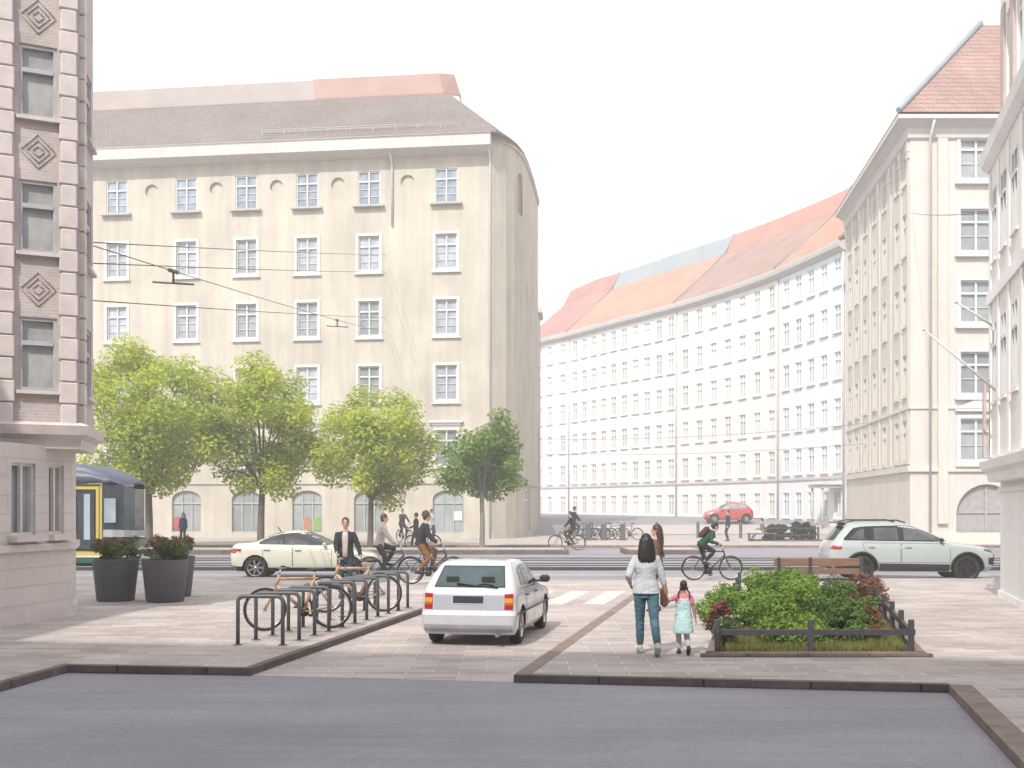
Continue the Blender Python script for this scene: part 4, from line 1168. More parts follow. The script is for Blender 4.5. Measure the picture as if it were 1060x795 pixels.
mb = MB(); mb.loft([tsec(-26, .27, 2.72, 1.2, False), tsec(-.76, .27, 2.72, 1.2, False)], sm=False)
mb.build('body', T_Y, tr)
mb = MB(); mb.loft([tsec(x, 2.71, z, w_) for x, z, w_ in ((-26, 3.42, 1.21), (-2.1, 3.42, 1.21), (-1.4, 3.36, 1.21), (-.7, 3.16, 1.17), (-.3, 2.98, 1.03), (.08, 2.8, .56))]); mb.build('roof', T_B, tr)
mb = MB(); mb.loft([tsec(-26, .1, .29, 1.21, False), tsec(-1.6, .1, .29, 1.21, False), tsec(-.9, .1, .29, 1.19, False)], sm=False); mb.build('skirt', T_G, tr)
mb = MB(); mb.loft([tsec(-.74, .56, .92, 1.215, False), tsec(-.4, .56, .92, 1.17, False), tsec(-.08, .58, .9, .98, False), tsec(.2, .62, .86, .5, False)], sm=False); mb.build('front_bumper', T_G, tr)
mb = MB(); mb.loft([tsec(-.74, 1.22, 2.66, 1.215, False), tsec(-.4, 1.22, 2.66, 1.15, False), tsec(-.12, 1.2, 2.64, .95, False), tsec(.1, 1.15, 2.55, .5, False)], sm=False); cabw = mb.build('cab_glass', T_D, tr)
mb = MB(); mb.box((-.5, -1.19, 1.83), (.36, .04, .8), rz=R(8)); mb.build('window', T_L, cabw)
mb = MB(); mb.loft([tsec(-.72, .95, 1.2, 1.21, False), tsec(-.4, .95, 1.2, 1.16, False), tsec(-.1, .95, 1.18, .97, False), tsec(.14, .95, 1.15, .52, False)], sm=False); mb.build('cab_skirt', M('tram_grey', (.36, .38, .4), rough=.4), tr)
for k in range(3):
    x = -1.6-k*4.6
    mb = MB(); mb.box((x, -1.2, 1.52), (1.46, .05, 2.04)); fr_ = mb.build('door', BLKP, tr)
    mb = MB()
    for dx_ in (-.7, .7): mb.box((x+dx_, -1.222, 1.55), (.09, .05, 2.12))
    mb.box((x, -1.222, 2.57), (1.31, .05, .09)); mb.build('door_frame', T_Y, fr_)
    mb = MB()
    for dx_ in (-.33, .33): mb.box((x+dx_, -1.232, 1.5), (.54, .03, 1.85))
    mb.build('door_glass', T_D, fr_)
    mb = MB()
    for dx_ in (-.1, .36): mb.box((x+dx_, -1.25, 1.62), (.2, .01, 1.5))
    mb.build('door_pane', T_L, fr_)
for k in range(3):
    x = -4.02-k*4.6; mb = MB(); mb.box((x, -1.2, 1.85), (2.6, .04, 1.15), bev=.015); mb.build('window', T_D, tr)
mb = MB(); mb.box((-13, -1.215, .31), (25, .03, .05)); mb.build('stripe', WHITE, tr)
mb = MB(); mb.box((-1.8, -1.215, 2.67), (2.0, .03, .05)); mb.build('roof_strip', BLKP, tr)
for x in (-2.6, -4.4, -11, -13): 
    mb = MB()
    for s in (-.72, .72): mb.lathe([(0, s-.06), (.3, s-.06), (.3, s+.06), (0, s+.06)], 20, c=(x, 0, .3), axis='y')
    mb.build('wheelset', M('wheel_steel', (.1, .1, .1), metal=.7, rough=.5), tr)
# ------------------------------------------------------------------ people
SKIN_L = M('light_skin', (.52, .32, .24), rough=.55, var=.06, scale=8)
SKIN_M = M('tan_skin', (.38, .22, .15), rough=.55, var=.06, scale=8)
HAIR_D = M('dark_hair', (.012, .009, .008), rough=.5, var=.4, scale=30, stretch=(1, 1, .15))
HAIR_B = M('brown_hair', (.05, .026, .016), rough=.5, var=.4, scale=30, stretch=(1, 1, .15))
EYE = M('dark_eye', (.01, .008, .008), rough=.2)
LIPS = M('lips', (.36, .14, .12), rough=.5)
SHOE_D = M('dark_shoe', (.03, .028, .028), rough=.6)
SHOE_W = M('pale_trainer', (.50, .50, .50), rough=.6, var=.2, scale=20)
def cloth(name, col, var=.16): return M(name, col, rough=.85, var=var, scale=9, bump=.5, bscale=14, spec=.2)

def ik(a, b, l1, l2, hint):
    d = b-a; L = min(d.length, (l1+l2)*.999); dn = d.normalized()
    k = (l1*l1-l2*l2+L*L)/(2*L); hgt = math.sqrt(max(0, l1*l1-k*k))
    hn = V(hint)-dn*V(hint).dot(dn); hn.normalize()
    return a+dn*k+hn*hgt, a+dn*L

from mathutils import noise as _ns
def voxed(mb, name, mats, parent, vox, smooth=3, fold=0):
    o = mb.build(name, mats, parent); fix_normals(o)
    o = baked(o, [('REMESH', dict(mode='VOXEL', voxel_size=vox, use_smooth_shade=True)), ('SMOOTH', dict(factor=.5, iterations=smooth))])
    if fold:       # creases of the cloth
        sd_ = V((len(o.data.vertices) % 97, 3.1, 7.7))
        nv = [(v.co.copy(), v.normal.copy()) for v in o.data.vertices]
        for v, (c, n) in zip(o.data.vertices, nv):
            a = _ns.noise(V((c.x*9, c.y*9, c.z*22+c.y*10))+sd_); b = _ns.noise(c*28+sd_)
            v.co = c+n*(fold*((1-abs(a)*2.2)*.9+b*.45))
        o.data.update()
    return o

def person(label, loc, rz, h=1.72, pelvis=None, lean=0, hands=None, feet=None, khint=(1, 0, .1), ehint=(-1, 0, -.4),
           yaw=0, pitch=0, hair='short', skin=SKIN_L, hairm=HAIR_D, top=None, bottom=None, shoe=SHOE_D, sleeve=1.0,
           jacket=False, shirt=None, female=False, grip=False, vox=.008, group=None, dress=None, backpack=None, foot_pitch=(0, 0), helmet=None):
    s = h/1.72
    t = thing('person', label, 'person', loc, rz, group)
    pel = V(pelvis) if pelvis else V((0, 0, .925*s))
    L = R(lean); tv = V((math.sin(L), 0, math.cos(L))); fw = V((math.cos(L), 0, -math.sin(L))); Y = V((0, 1, 0))
    neck = pel+tv*.54*s; shc = pel+tv*.475*s
    hip_w = .178 if female else .165; waist = .128 if female else .145; shw = .162 if female else .185
    tors = [(-.10, .09, .13), (-.03, .118, hip_w), (.04, .113, hip_w*.98), (.15, .095, waist), (.22, .1, waist*1.04), (.32, .115, .165 if female else .175), (.42, .1, shw*.98), (.465, .078, shw*.8), (.495, .058, .085), (.56, .05, .053)]
    def rings(tab, ex=0, n=20):
        out = []
        for d, rx, ry in tab:
            c = pel+tv*d*s
            out.append([c+fw*(rx*s+ex)*math.cos(a)+Y*(ry*s+ex)*math.sin(a) for a in [2*PI*j/n for j in range(n)]])
        return out
    body = MB(); body.loft(rings(tors))
    hd = R(lean*.35); hv = V((math.sin(hd), 0, math.cos(hd)))
    hc = neck+hv*.14*s
    body.tube([neck-tv*.05*s, hc-hv*.03*s], [.052*s, .05*s], 12)
    Rm = Matrix.Rotation(R(yaw), 3, 'Z') @ Matrix.Rotation(R(pitch), 3, 'Y')
    f, sd, u = Rm @ V((1, 0, 0)), Rm @ V((0, 1, 0)), Rm @ V((0, 0, 1))
    body.ell(hc+u*.012*s, (.094*s, .075*s, .106*s), Rm, 20, 14)
    body.ell(hc+f*.026*s-u*.055*s, (.062*s, .054*s, .062*s), Rm, 16, 10)
    body.ell(hc+f*.095*s-u*.022*s, (.02*s, .014*s, .026*s), Rm, 10, 8)
    body.ell(hc+f*.066*s-u*.088*s, (.024*s, .026*s, .02*s), Rm, 10, 8)
    for k in (-1, 1): body.ell(hc+sd*k*.074*s-u*.01*s-f*.01*s, (.02*s, .011*s, .031*s), Rm, 10, 8)
    # arms
    arms = []
    hands = hands or [(.05*s, .225*s, .82*s), (.05*s, -.225*s, .82*s)]
    for k, tgt in zip((1, -1), hands):
        a = shc+Y*k*shw*s*.93-tv*.03*s; e, wri = ik(a, V(tgt), .285*s, .25*s, V((ehint[0], ehint[1]*k, ehint[2])))
        arms.append((a, e, wri, k))
        body.tube([a-Y*k*.07*s+tv*.012*s, a, a.lerp(e, .5), e, e.lerp(wri, .35), wri], [.038*s, .05*s, .046*s, .038*s, .038*s, .026*s], 10)
        d = (wri-e).normalized(); n = (-Y*k-d*(-Y*k).dot(d)).normalized(); wd = d.cross(n)
        if wd.dot(V((1, 0, 0))) < 0: wd = -wd     # thumb side faces forward
        pm_ = Matrix((wd, n, d)).transposed()
        body.ell(wri+d*.045*s, (.04*s, .017*s, .055*s), pm_, 12, 8)
        c1, c2 = (.9, 1.5) if grip else (.35, .6)
        for q, fl in ((.03, .07), (.011, .08), (-.009, .075), (-.028, .058)):
            b0 = wri+d*.075*s+wd*q*s; a1 = c1*.5; a2 = c1+c2*.5
            p1 = b0+(d*math.cos(a1)+n*math.sin(a1))*fl*.5*s; p2 = p1+(d*math.cos(a2)+n*math.sin(a2))*fl*.5*s
            body.tube([wri+d*.05*s+wd*q*s, b0, p1, p2], [.0095*s, .0095*s, .0085*s, .007*s], 6)
        b0 = wri+d*.025*s+wd*.03*s
        body.tube([b0, b0+(wd*.8+d*.6+n*.15)*.035*s, b0+(wd*.8+d*.6)*.035*s+(d*.85+n*.5)*.03*s], [.012*s, .0105*s, .008*s], 6)
    legs = []
    feet = feet or [(0, .1*s, .085*s), (0, -.1*s, .085*s)]
    for k, tgt in zip((1, -1), feet):
        a = pel+Y*k*.088*s-tv*.03*s; kn, an = ik(a, V(tgt), .425*s, .415*s, V((khint[0], khint[1]*k, khint[2])))
        legs.append((a, kn, an, k))
        body.tube([a, a.lerp(kn, .45), kn, kn.lerp(an, .3), an], [.085*s, .073*s, .054*s, .052*s, .036*s], 12)
    voxed(body, 'body', skin, t, vox*s)
    # face
    mb = MB()
    for k in (-1, 1): mb.ell(hc+f*.0835*s+sd*k*.031*s+u*.006*s, (.009*s, .013*s, .008*s), Rm, 8, 6)
    mb.build('eyes', EYE, t)
    mb = MB()
    for k in (-1, 1): mb.tube([hc+f*.09*s+sd*k*.016*s+u*.026*s, hc+f*.083*s+sd*k*.045*s+u*.026*s], .005*s, 5)
    mb.build('eyebrows', hairm, t)
    mb = MB(); mb.ell(hc+f*.086*s-u*.058*s, (.008*s, .023*s, .008*s), Rm, 8, 6); mb.build('mouth', LIPS, t)
    # hair
    mb = MB()
    mb.ell(hc-f*.014*s+u*.028*s, (.1*s, .084*s, .105*s), Rm, 20, 14)
    mb.ell(hc-f*.04*s-u*.02*s, (.068*s, .076*s, .085*s), Rm, 16, 10)
    if hair in ('long', 'verylong'):
        ln = .30 if hair == 'long' else .42
        pts_ = [(-.035, .04, .07, .085), (-.055, -.06, .068, .1), (-.07, -.15, .06, .112), (-.085, -.22, .05, .115), (-.09, -ln, .03, .085)]
        rg = []
        for a_, b_, rx, ry in pts_:
            c = hc+f*a_*s+V((0, 0, b_*s)); rg.append([c+f*rx*s*math.cos(q)+sd*ry*s*math.sin(q) for q in [2*PI*j/16 for j in range(16)]])
        mb.loft(rg)
        rr_ = random.Random(3)
        for q in range(46):      # separate locks over the fall of hair
            a0 = rr_.uniform(PI*.42, PI*1.58); w0 = rr_.uniform(-.1, .1)
            lp = []
            for (a_, b_, rx, ry) in pts_:
                aa = a0+w0*(b_*6); kk = 1.0+rr_.uniform(-.04, .06)
                lp.append(hc+f*a_*s+V((0, 0, b_*s+rr_.uniform(-.012, .012)))+f*rx*kk*s*math.cos(aa)+sd*ry*kk*s*math.sin(aa))
            lp.append(lp[-1]+V((0, 0, -rr_.uniform(.0, .05)*s)))
            mb.tube(lp, [.012*s, .014*s, .014*s, .013*s, .011*s, .005*s], 6)
    if hair == 'bun': mb.ell(hc-f*.11*s-u*.0*s, (.045*s, .05*s, .045*s), Rm)
    if hair == 'braids':
        for k in (-1, 1):
            c = hc-f*.06*s+sd*k*.075*s-u*.05*s; mb.ell(c, (.03*s, .03*s, .03*s))
            for q in range(5): mb.ell(c+sd*k*.025*s*min(q, 2)-u*(.035+.04*q)*s-f*.01*q*s, (.022*s, .022*s, .03*s), None, 8, 6)
    if hair == 'curly':
        rnd = random.Random(5)
        for q in range(40):
            a_, b_ = rnd.uniform(0, 2*PI), rnd.uniform(-.3, 1.4)
            v = f*math.cos(a_)*math.cos(b_)*.085+sd*math.sin(a_)*math.cos(b_)*.09+u*(math.sin(b_)*.105+.025)-f*.03
            mb.ell(hc+v*s, (.03*s, .03*s, .03*s), None, 6, 5)
    voxed(mb, 'hair', hairm, t, max(vox, .008)*s, 2)
    if hair == 'beard': pass
    # clothes
    if top:
        mb = MB(); low = -.16 if jacket else -.06
        tab = [(low, .125, hip_w*1.04)]+[r for r in tors if r[0] > low+.02 and r[0] < .49]+[(.505, .062, .075)]
        mb.loft(rings(tab, .016*s))
        for a, e, wri, k in arms:
            end = wri-(wri-e).normalized()*.01*s
            if sleeve < 1: end = e.lerp(wri, (sleeve-.5)*2) if sleeve > .5 else a.lerp(e, sleeve*2)
            if sleeve > .5: mb.tube([a-Y*k*.08*s+tv*.012*s, a, a.lerp(e, .5), e, e.lerp(end, .5), end], [.042*s, .056*s, .058*s, .051*s, .046*s, .041*s], 12)
            else: mb.tube([a, a.lerp(end, .6), end], [.058*s, .06*s, .06*s], 12)
        o = voxed(mb, 'jacket' if jacket else 'shirt', top, t, max(vox, .008)*s, 3, .0048*s)
        if shirt:
            mb = MB(); rg = []
            for d_, ww in ((-.05, .05), (.1, .055), (.25, .06), (.36, .065), (.45, .06), (.5, .045)):
                rx = lerp_tab([(r[0], r[1]) for r in tors], d_); c = pel+tv*d_*s
                rg.append([c+fw*(rx*s+.034*s)+Y*ww*s*q-fw*.012*q*q for q in (-1, -.5, 0, .5, 1)])
            rg2 = [[p-fw*.03 for p in r[::-1]] for r in rg]
            mb.loft([a_+b_ for a_, b_ in zip(rg, rg2)]); mb.build('shirt_front', shirt, t)
    if bottom:
        mb = MB(); tab = [(-.12, .1, .145)]+[r for r in tors if -.11 < r[0] < .1]+[(.1, .106, hip_w*.9)]
        mb.loft(rings(tab, .006*s))
        for a, kn, an, k in legs:
            mb.tube([a, a.lerp(kn, .45), kn, kn.lerp(an, .3), kn.lerp(an, .9)], [.096*s, .083*s, .064*s, .062*s, .05*s], 14)
        voxed(mb, 'trousers', bottom, t, max(vox, .008)*s, 3, .005*s)
    if dress:
        mb = MB(); tab = [(-.38, .2, .21), (-.25, .17, .19), (-.1, .135, .175), (.04, .113, .16), (.15, .1, .145), (.32, .115, .15), (.40, .1, .12)]
        mb.loft(rings(tab, .024*s))
        for k in (-1, 1):
            mb.tube([pel+tv*.36*s+fw*.12*s+Y*k*.07*s, pel+tv*.5*s+Y*k*.085*s, pel+tv*.36*s-fw*.12*s+Y*k*.07*s], .022*s, 8)
        voxed(mb, 'dress', dress, t, max(vox, .008)*s, 3, .006*s)
    for (a, kn, an, k), fp in zip(legs, foot_pitch):
        rot = Matrix.Rotation(R(fp), 3, 'Y'); mb = MB()
        prof = [(-.075, -.045, .03, .03), (-.06, -.03, .042, .05), (0, -.025, .046, .058), (.07, -.045, .045, .036), (.13, -.055, .043, .027), (.175, -.06, .03, .018), (.185, -.062, .015, .01)]
        rg = []
        for x, z, ry, rz_ in prof:
            rg.append([an+rot @ V((x*s, ry*s*math.cos(q), z*s+rz_*s*math.sin(q) if math.sin(q) > -.4 else (-.083*s))) for q in [2*PI*j/14 for j in range(14)]])
        mb.loft(rg); mb.build('shoe', shoe, t)
    if backpack:
        mb = MB(); c = pel+tv*.3*s-fw*.2*s; mb.box(c, (.16*s, .3*s, .42*s), rot=Matrix.Rotation(L, 4, 'Y'), bev=.06)
        for k in (-1, 1): mb.tube([pel+tv*.46*s-fw*.14*s+Y*k*.1*s, pel+tv*.51*s+Y*k*.11*s, pel+tv*.4*s+fw*.13*s+Y*k*.12*s, pel+tv*.2*s+fw*.02*s+Y*k*.17*s], .02*s, 6)
        mb.build('backpack', backpack, t)
    return t

# ------------------------------------------------------------------ bicycles
def bike_frame_mats(): pass
def make_bike(label, loc, rz, fm, group=None, wood=False, steer=0, basket=False, crank=0, guard=True, sc_=1.0, name='bicycle'):
    t = thing(name, label, 'bicycle', loc, rz, group)
    r = .345; RH, FH, BB = V((-.53, 0, r)), V((.55, 0, r)), V((-.08, 0, .29))
    ST, HT, HB = V((-.23, 0, .82)), V((.33, 0, .86)), V((.37, 0, .72))
    fr = .019 if not wood else .026; mb = MB()
    mb.tube([BB, ST+V((-.02, 0, .06))], fr, 8); mb.tube([ST, HT-V((-.01, 0, .03))], fr, 8); mb.tube([BB, HB], fr*1.15, 8); mb.tube([HB-V((-.01, 0, .02)), HT+V((-.01, 0, .03))], fr*1.15, 8)
    for s in (-1, 1):
        mb.tube([BB+V((0, s*.03, 0)), RH+V((0, s*.06, 0))], .011, 6); mb.tube([ST+V((0, s*.015, -.02)), RH+V((0, s*.06, 0))], .01, 6)
    mb.build('frame', fm, t)
    mb = MB(); S = V((.34, 0, .74))
    for s in (-1, 1): mb.tube([HB+V((0, s*.045, -.03)), V((.44, s*.05, .55)), FH+V((0, s*.05, 0))], [.014, .013, .009], 6)
    mb.tube([HB+V((0, -.05, -.03)), HB+V((0, .05, -.03))], .016, 6)
    mb.build('fork', fm, t)
    mb = MB(); mb.tube([HT, HT+V((-.03, 0, .13))], .014, 6)
    mb.tube([(.18, .28, 1.0), (.26, .22, 1.015), (.33, .1, 1.0), (.33, -.1, 1.0), (.26, -.22, 1.015), (.18, -.28, 1.0)], .012, 6); hbar = mb.build('handlebar', STEEL, t)
    mb = MB()
    for s in (-1, 1): mb.tube([(.17, s*.287, .998), (.25, s*.23, 1.013)], .018, 6)
    mb.build('grips', BLACK, hbar)
    for hub, nm in ((RH, 'wheel'), (FH, 'wheel')):
        mb = MB(); mb.tube([(r-.017, 0, 0) if False else V((math.cos(a)*(r-.018), 0, math.sin(a)*(r-.018))) for a in [2*PI*j/36 for j in range(36)]], .0195, 8, closed=True)
        w_ = mb.build('wheel', BLACK, t, hub)
        mb = MB(); mb.tube([V((math.cos(a)*(r-.045), 0, math.sin(a)*(r-.045))) for a in [2*PI*j/36 for j in range(36)]], .011, 6, closed=True)
        mb.tube([(0, -.05, 0), (0, .05, 0)], .022, 8)
        for j in range(20):
            a = 2*PI*j/20; q = V((math.cos(a)*(r-.045), 0, math.sin(a)*(r-.045)))
            mb.tube([V((.02*math.cos(a+1.2), .02*(-1)**j, .02*math.sin(a+1.2))), q], .0022, 3, cap=False)
        mb.build('rim', STEEL, w_)
    if guard:
        for hub, a0, a1 in ((RH, 20, 200), (FH, 10, 150)):
            rg = []; mb = MB()
            for k in range(19):
                a = R(a0+(a1-a0)*k/18); c = hub+V((math.cos(a), 0, math.sin(a)))*(r+.018); ra = V((math.cos(a), 0, math.sin(a)))
                rg.append([c+V((0, .028, 0))-ra*.012, c+ra*.004, c-V((0, .028, 0))-ra*.012, c-ra*.006])
            mb.loft(rg); mb.build('mudguard', BLKP, t)
    mb = MB(); mb.tube([ST, (-.255, 0, .95)], .014, 6)
    mb.build('seat_post', STEEL, t)
    mb = MB(); mb.loft([[V((x, y*math.cos(q), .965+z*math.sin(q))) for q in [2*PI*j/10 for j in range(10)]] for x, y, z in ((-.4, .05, .02), (-.37, .085, .032), (-.29, .075, .03), (-.2, .035, .022), (-.12, .022, .016), (-.11, .01, .008))])
    mb.build('saddle', BLKP, t)
    mb = MB(); a = R(crank); cv = V((math.cos(a), 0, math.sin(a)))*.17
    mb.lathe([(0, -.05), (.09, -.05), (.09, -.044), (0, -.044)], 20, c=BB, axis='y')
    for s in (1, -1):
        e = BB+cv*s+V((0, s*.075, 0)); mb.tube([BB+V((0, s*.065, 0)), e], .011, 6); mb.box(e+V((0, s*.055, 0)), (.09, .09, .022))
    for dz in (.085, -.085): mb.tube([BB+V((0, -.047, dz)), RH+V((0, -.047, dz*.4))], .006, 4)
    mb.build('crankset', BLKP, t)
    if basket:
        mb = MB(); mb.box((.62, 0, .95), (.28, .34, .22), bev=.03); mb.build('basket', BLKP, t)
    return t
WOODF = M('pale_wood_frame', (.45, .28, .155), rough=.4, var=.2, scale=8, coat=.3)
BIKE_K = M('black_bike_paint', (.02, .02, .022), rough=.35, coat=.3)
BIKE_B = M('blue_grey_bike_paint', (.10, .13, .20), rough=.35, coat=.3)
BIKE_R = M('dull_red_bike_paint', (.22, .08, .06), rough=.4, coat=.3)

def rider(label, loc, rz, bike_label, fm=BIKE_K, lean=18, crank=-20, hands=None, group='cyclists on the road', size=1.0, **kw):
    b = make_bike(bike_label, loc, rz, fm, group='bicycles being ridden', crank=crank)
    a = R(crank); cv = V((math.cos(a), 0, math.sin(a)))*.17; BB = V((-.08, 0, .29))
    fl, fr = BB+cv+V((-.1, .12, .1)), BB-cv+V((-.1, -.12, .1))
    s = kw.get('h', 1.74)/1.72
    b.scale = (size,)*3
    p_ = person(label, loc, rz, pelvis=(-.29, 0, 1.05), lean=lean, hands=hands or [(.14, .25, 1.06), (.14, -.25, 1.06)], feet=[tuple(fl), tuple(fr)],
                  khint=(1, .1, .6), ehint=(-.5, .5, -.8), grip=True, group=group, **kw)
    p_.scale = (size,)*3; return p_
# ------------------------------------------------------------------ trees and plants
def leaf_cloud(mb, rnd, blobs, n, size, flat=.55):
    """many folded leaves spread through overlapping clumps: blobs = [(centre, radius), ...]"""
    if mb.rnd is None: mb.rnd = []
    tot = sum(r*r for c, r in blobs)
    for c, r in blobs:
        k = int(n*r*r/tot); c = V(c)
        for _ in range(k):
            d = V((rnd.gauss(0, 1), rnd.gauss(0, 1), rnd.gauss(0, 1))).normalized()
            p = c+d*r*(rnd.random()**.42)*V((1, 1, 1)).x
            p.z = c.z+(p.z-c.z)*.82
            up = (d*.5+V((rnd.uniform(-.6, .6), rnd.uniform(-.6, .6), rnd.uniform(.1, 1)))).normalized()
            ax = V((rnd.gauss(0, 1), rnd.gauss(0, 1), rnd.gauss(0, .6))); ax = (ax-up*ax.dot(up)).normalized(); sd = up.cross(ax)
            L = size*rnd.uniform(.65, 1.35); W = L*flat
            a, b = p-ax*L*.5, p+ax*L*.5
            m1, m2 = p+sd*W*.5+up*L*.12, p-sd*W*.5+up*L*.12
            o = len(mb.v); mb.v += [tuple(a), tuple(m1), tuple(b), tuple(m2)]
            mb.f += [[o, o+1, o+2], [o, o+2, o+3]]; mb.mi += [0, 0]; mb.sm += [False, False]
            q = rnd.random(); mb.rnd += [q, q]

LEAF_Y = M_leaf('yellow_green_leaves', (.25, .35, .03), (.66, .70, .10), .5, .55)
LEAF_G = M_leaf('deep_green_leaves', (.075, .16, .02), (.28, .42, .06), .42, .7)
BARK = M('grey_brown_bark', (.11, .09, .075), rough=.9, var=.3, scale=8, bump=.6, stretch=(1, 1, .25))
BARK2 = M('pale_grey_bark', (.20, .19, .165), rough=.9, var=.25, scale=8, bump=.5, stretch=(1, 1, .25))
def tree(label, loc, trunk_h, trunk_r, cz, rad, hgt, seed, leaf, bark, n, lsize, blobs_n=34, shape=None, taper=.0):
    rnd = random.Random(seed); t = thing('street_tree', label, 'tree', loc, group='young trees along the street')
    mb = MB()
    top = V((rnd.uniform(-.1, .1), 0, trunk_h))
    mb.tube([(0, 0, -.05), (0, 0, .12), (.02, .01, trunk_h*.5), tuple(top)], [trunk_r*1.5, trunk_r*1.1, trunk_r*.95, trunk_r*.8], 12)
    blobs = []
    for i in range(blobs_n):
        for _ in range(50):
            v = V((rnd.uniform(-1, 1), rnd.uniform(-1, 1), rnd.uniform(-1, 1)))
            k = v.length
            if k > 1 or k < .3: continue
            # egg: narrower towards the top or as asked
            wz = 1-taper*(v.z+1)/2
            if math.hypot(v.x, v.y) <= wz: break
        c = V((v.x*rad, v.y*rad, cz+v.z*hgt/2))
        if shape: c = shape(c)
        blobs.append((c, rad*rnd.uniform(.22, .36)))
    limbs = rnd.sample(range(len(blobs)), min(14, len(blobs)))
    for i in limbs:
        c = blobs[i][0]; s0 = top-V((0, 0, rnd.uniform(0, .35)*trunk_h*.4)); mid = s0.lerp(c, .5)+V((0, 0, .12*(c-s0).length))
        mb.tube([s0, mid, c], [trunk_r*.5, trunk_r*.28, .012], 6)
        for _ in range(3):
            e = c+V((rnd.gauss(0, .5), rnd.gauss(0, .5), rnd.gauss(0, .4)))*blobs[i][1]*1.4
            mb.tube([mid.lerp(c, .6), e], [trunk_r*.14, .006], 5)
    mb.build('trunk', bark, t)
    mb = MB(); leaf_cloud(mb, rnd, blobs, n, lsize); mb.build('crown', leaf, t)
    return t
tree('broad yellow green tree rising over the tram front, largest of the four', (-17.4, 55.5, .05), 2.9, .19, 6.0, 3.5, 7.6, 11, LEAF_Y, BARK, 24000, .21, 60)
tree('tall yellow green tree behind the pale sedan, second from the left', (-12.1, 55.8, .05), 3.0, .17, 6.0, 3.05, 6.7, 23, LEAF_Y, BARK, 19000, .21, 52)
tree('lower yellow green tree behind the cyclist in the white shirt', (-6.75, 55.2, .05), 2.5, .14, 4.85, 3.0, 5.1, 37, LEAF_Y, BARK, 17000, .2, 48)
tree('small dark green tree with pale trunk beside the street corner', (-1.4, 54.2, .05), 2.75, .12, 4.5, 2.3, 4.0, 41, LEAF_G, BARK2, 9500, .19, 36, taper=.4)
mb = MB()
for x, y in ((-17.4, 55.5), (-12.1, 55.8), (-6.75, 55.2), (-1.4, 54.2)): mb.lathe([(0, 0), (.62, 0), (.62, .02), (0, .02)], 20, c=(x, y, .005))
tag(mb.build('tree_pit_soil', M('soil', (.06, .045, .035), rough=.95, var=.3, scale=10, bump=.5)), kind='structure')

# planters
POT = M('slate_grey_planter', (.085, .085, .10), rough=.6, var=.08, scale=3, bump=.05)
LEAF_P = M_leaf('dark_planter_leaves', (.05, .085, .02), (.18, .24, .045), .25, 2)
LEAF_R = M_leaf('reddish_leaves', (.13, .05, .035), (.34, .17, .085), .3, 3)
def planter(label, loc, seed):
    t = thing('planter', label, 'planter', loc, group='grey planters by the left house')
    mb = MB(); mb.lathe([(0, 0), (.36, 0), (.385, .02), (.475, .86), (.475, .885), (.445, .885), (.44, .80), (0, .80)], 40); mb.build('pot', POT, t)
    mb = MB(); mb.lathe([(0, .82), (.44, .81)], 24); mb.build('soil', M('soil', (.06, .045, .035)), t)
    rnd = random.Random(seed)
    bl = [(V((rnd.uniform(-.34, .34), rnd.uniform(-.34, .34), .95+rnd.uniform(0, .24))), rnd.uniform(.12, .2)) for _ in range(18)]
    mb = MB(); leaf_cloud(mb, rnd, bl, 2600, .07); mb.build('foliage', LEAF_P, t)
    bl = [(V((rnd.uniform(-.36, .36), rnd.uniform(-.36, .36), 1.16+rnd.uniform(0, .16))), rnd.uniform(.05, .1)) for _ in range(20)]
    mb = MB(); leaf_cloud(mb, rnd, bl, 900, .05); mb.build('red_blooms', LEAF_R, t)
planter('round slate grey planter with reddish flowers, nearest the tram and left house', (-8.36, 24.45, .09), 1)
planter('front slate grey planter with reddish flowers, right beside the first', (-7.24, 24.2, .09), 2)
planter('slate grey planter mostly hidden behind the front planter', (-7.5, 25.65, .09), 3)

# the fenced flower bed
bed_a, bed_b, bed_c, bed_d = V((2.62, 15.35, 0)), V((5.42, 15.35, 0)), V((8.15, 26.6, 0)), V((5.1, 26.6, 0))
FENCE = M('dark_fence_wood', (.045, .043, .05), rough=.6, var=.2, scale=8)
fb = thing('flower_bed', 'raised flower bed edging with grass inside the low dark fence', 'flower bed', (2.62, 15.35, .09))
mb = MB(); z = .04
q = [p-bed_a for p in (bed_a, bed_b, bed_c, bed_d)]
mb.prism([(p.x, p.y) for p in (q[0]+V((.1, .1, 0)), q[1]+V((-.05, .1, 0)), q[2], q[3])], 0, .03); mb.build('soil', M('soil', (.06, .045, .035)), fb)
mb = MB()
for a, b_ in zip(q, q[1:]+q[:1]):
    c = (a+b_)/2; dd = b_-a; mb.box((c.x, c.y, .025), (dd.length+.12, .12, .07), math.atan2(dd.y, dd.x), bev=.012)
mb.box(((q[0].x+q[1].x)/2, -.04, .02), (3.05, .1, .05)); mb.build('edging', KERB_B, fb)
fe = thing('low_fence', 'low dark post and rail fence round the flower bed', 'fence', (2.62, 15.35, .09))
def rail(a, b_, z): 
    mb = MB(); c = (a+b_)/2; dd = b_-a; mb.box((c.x, c.y, z), (dd.length+.1, .05, .075), math.atan2(dd.y, dd.x)); mb.build('rail', FENCE, fe)
def post(p, h=.48):
    mb = MB(); mb.box((p.x, p.y, h/2), (.075, .075, h), math.atan2(q[2].y-q[1].y, q[2].x-q[1].x)-PI/2, bev=.008); mb.build('post', FENCE, fe)
ins = V((.1, .08, 0)); f0, f1, f2, f3 = q[0]+V((.12, .1, 0)), q[1]+V((-.1, .1, 0)), q[2]+V((-.15, -.1, 0)), q[3]+V((.1, -.1, 0))
rail(f0, f1, .31); rail(f1, f2, .31); rail(f0, f3, .31); rail(f3, f2, .31)
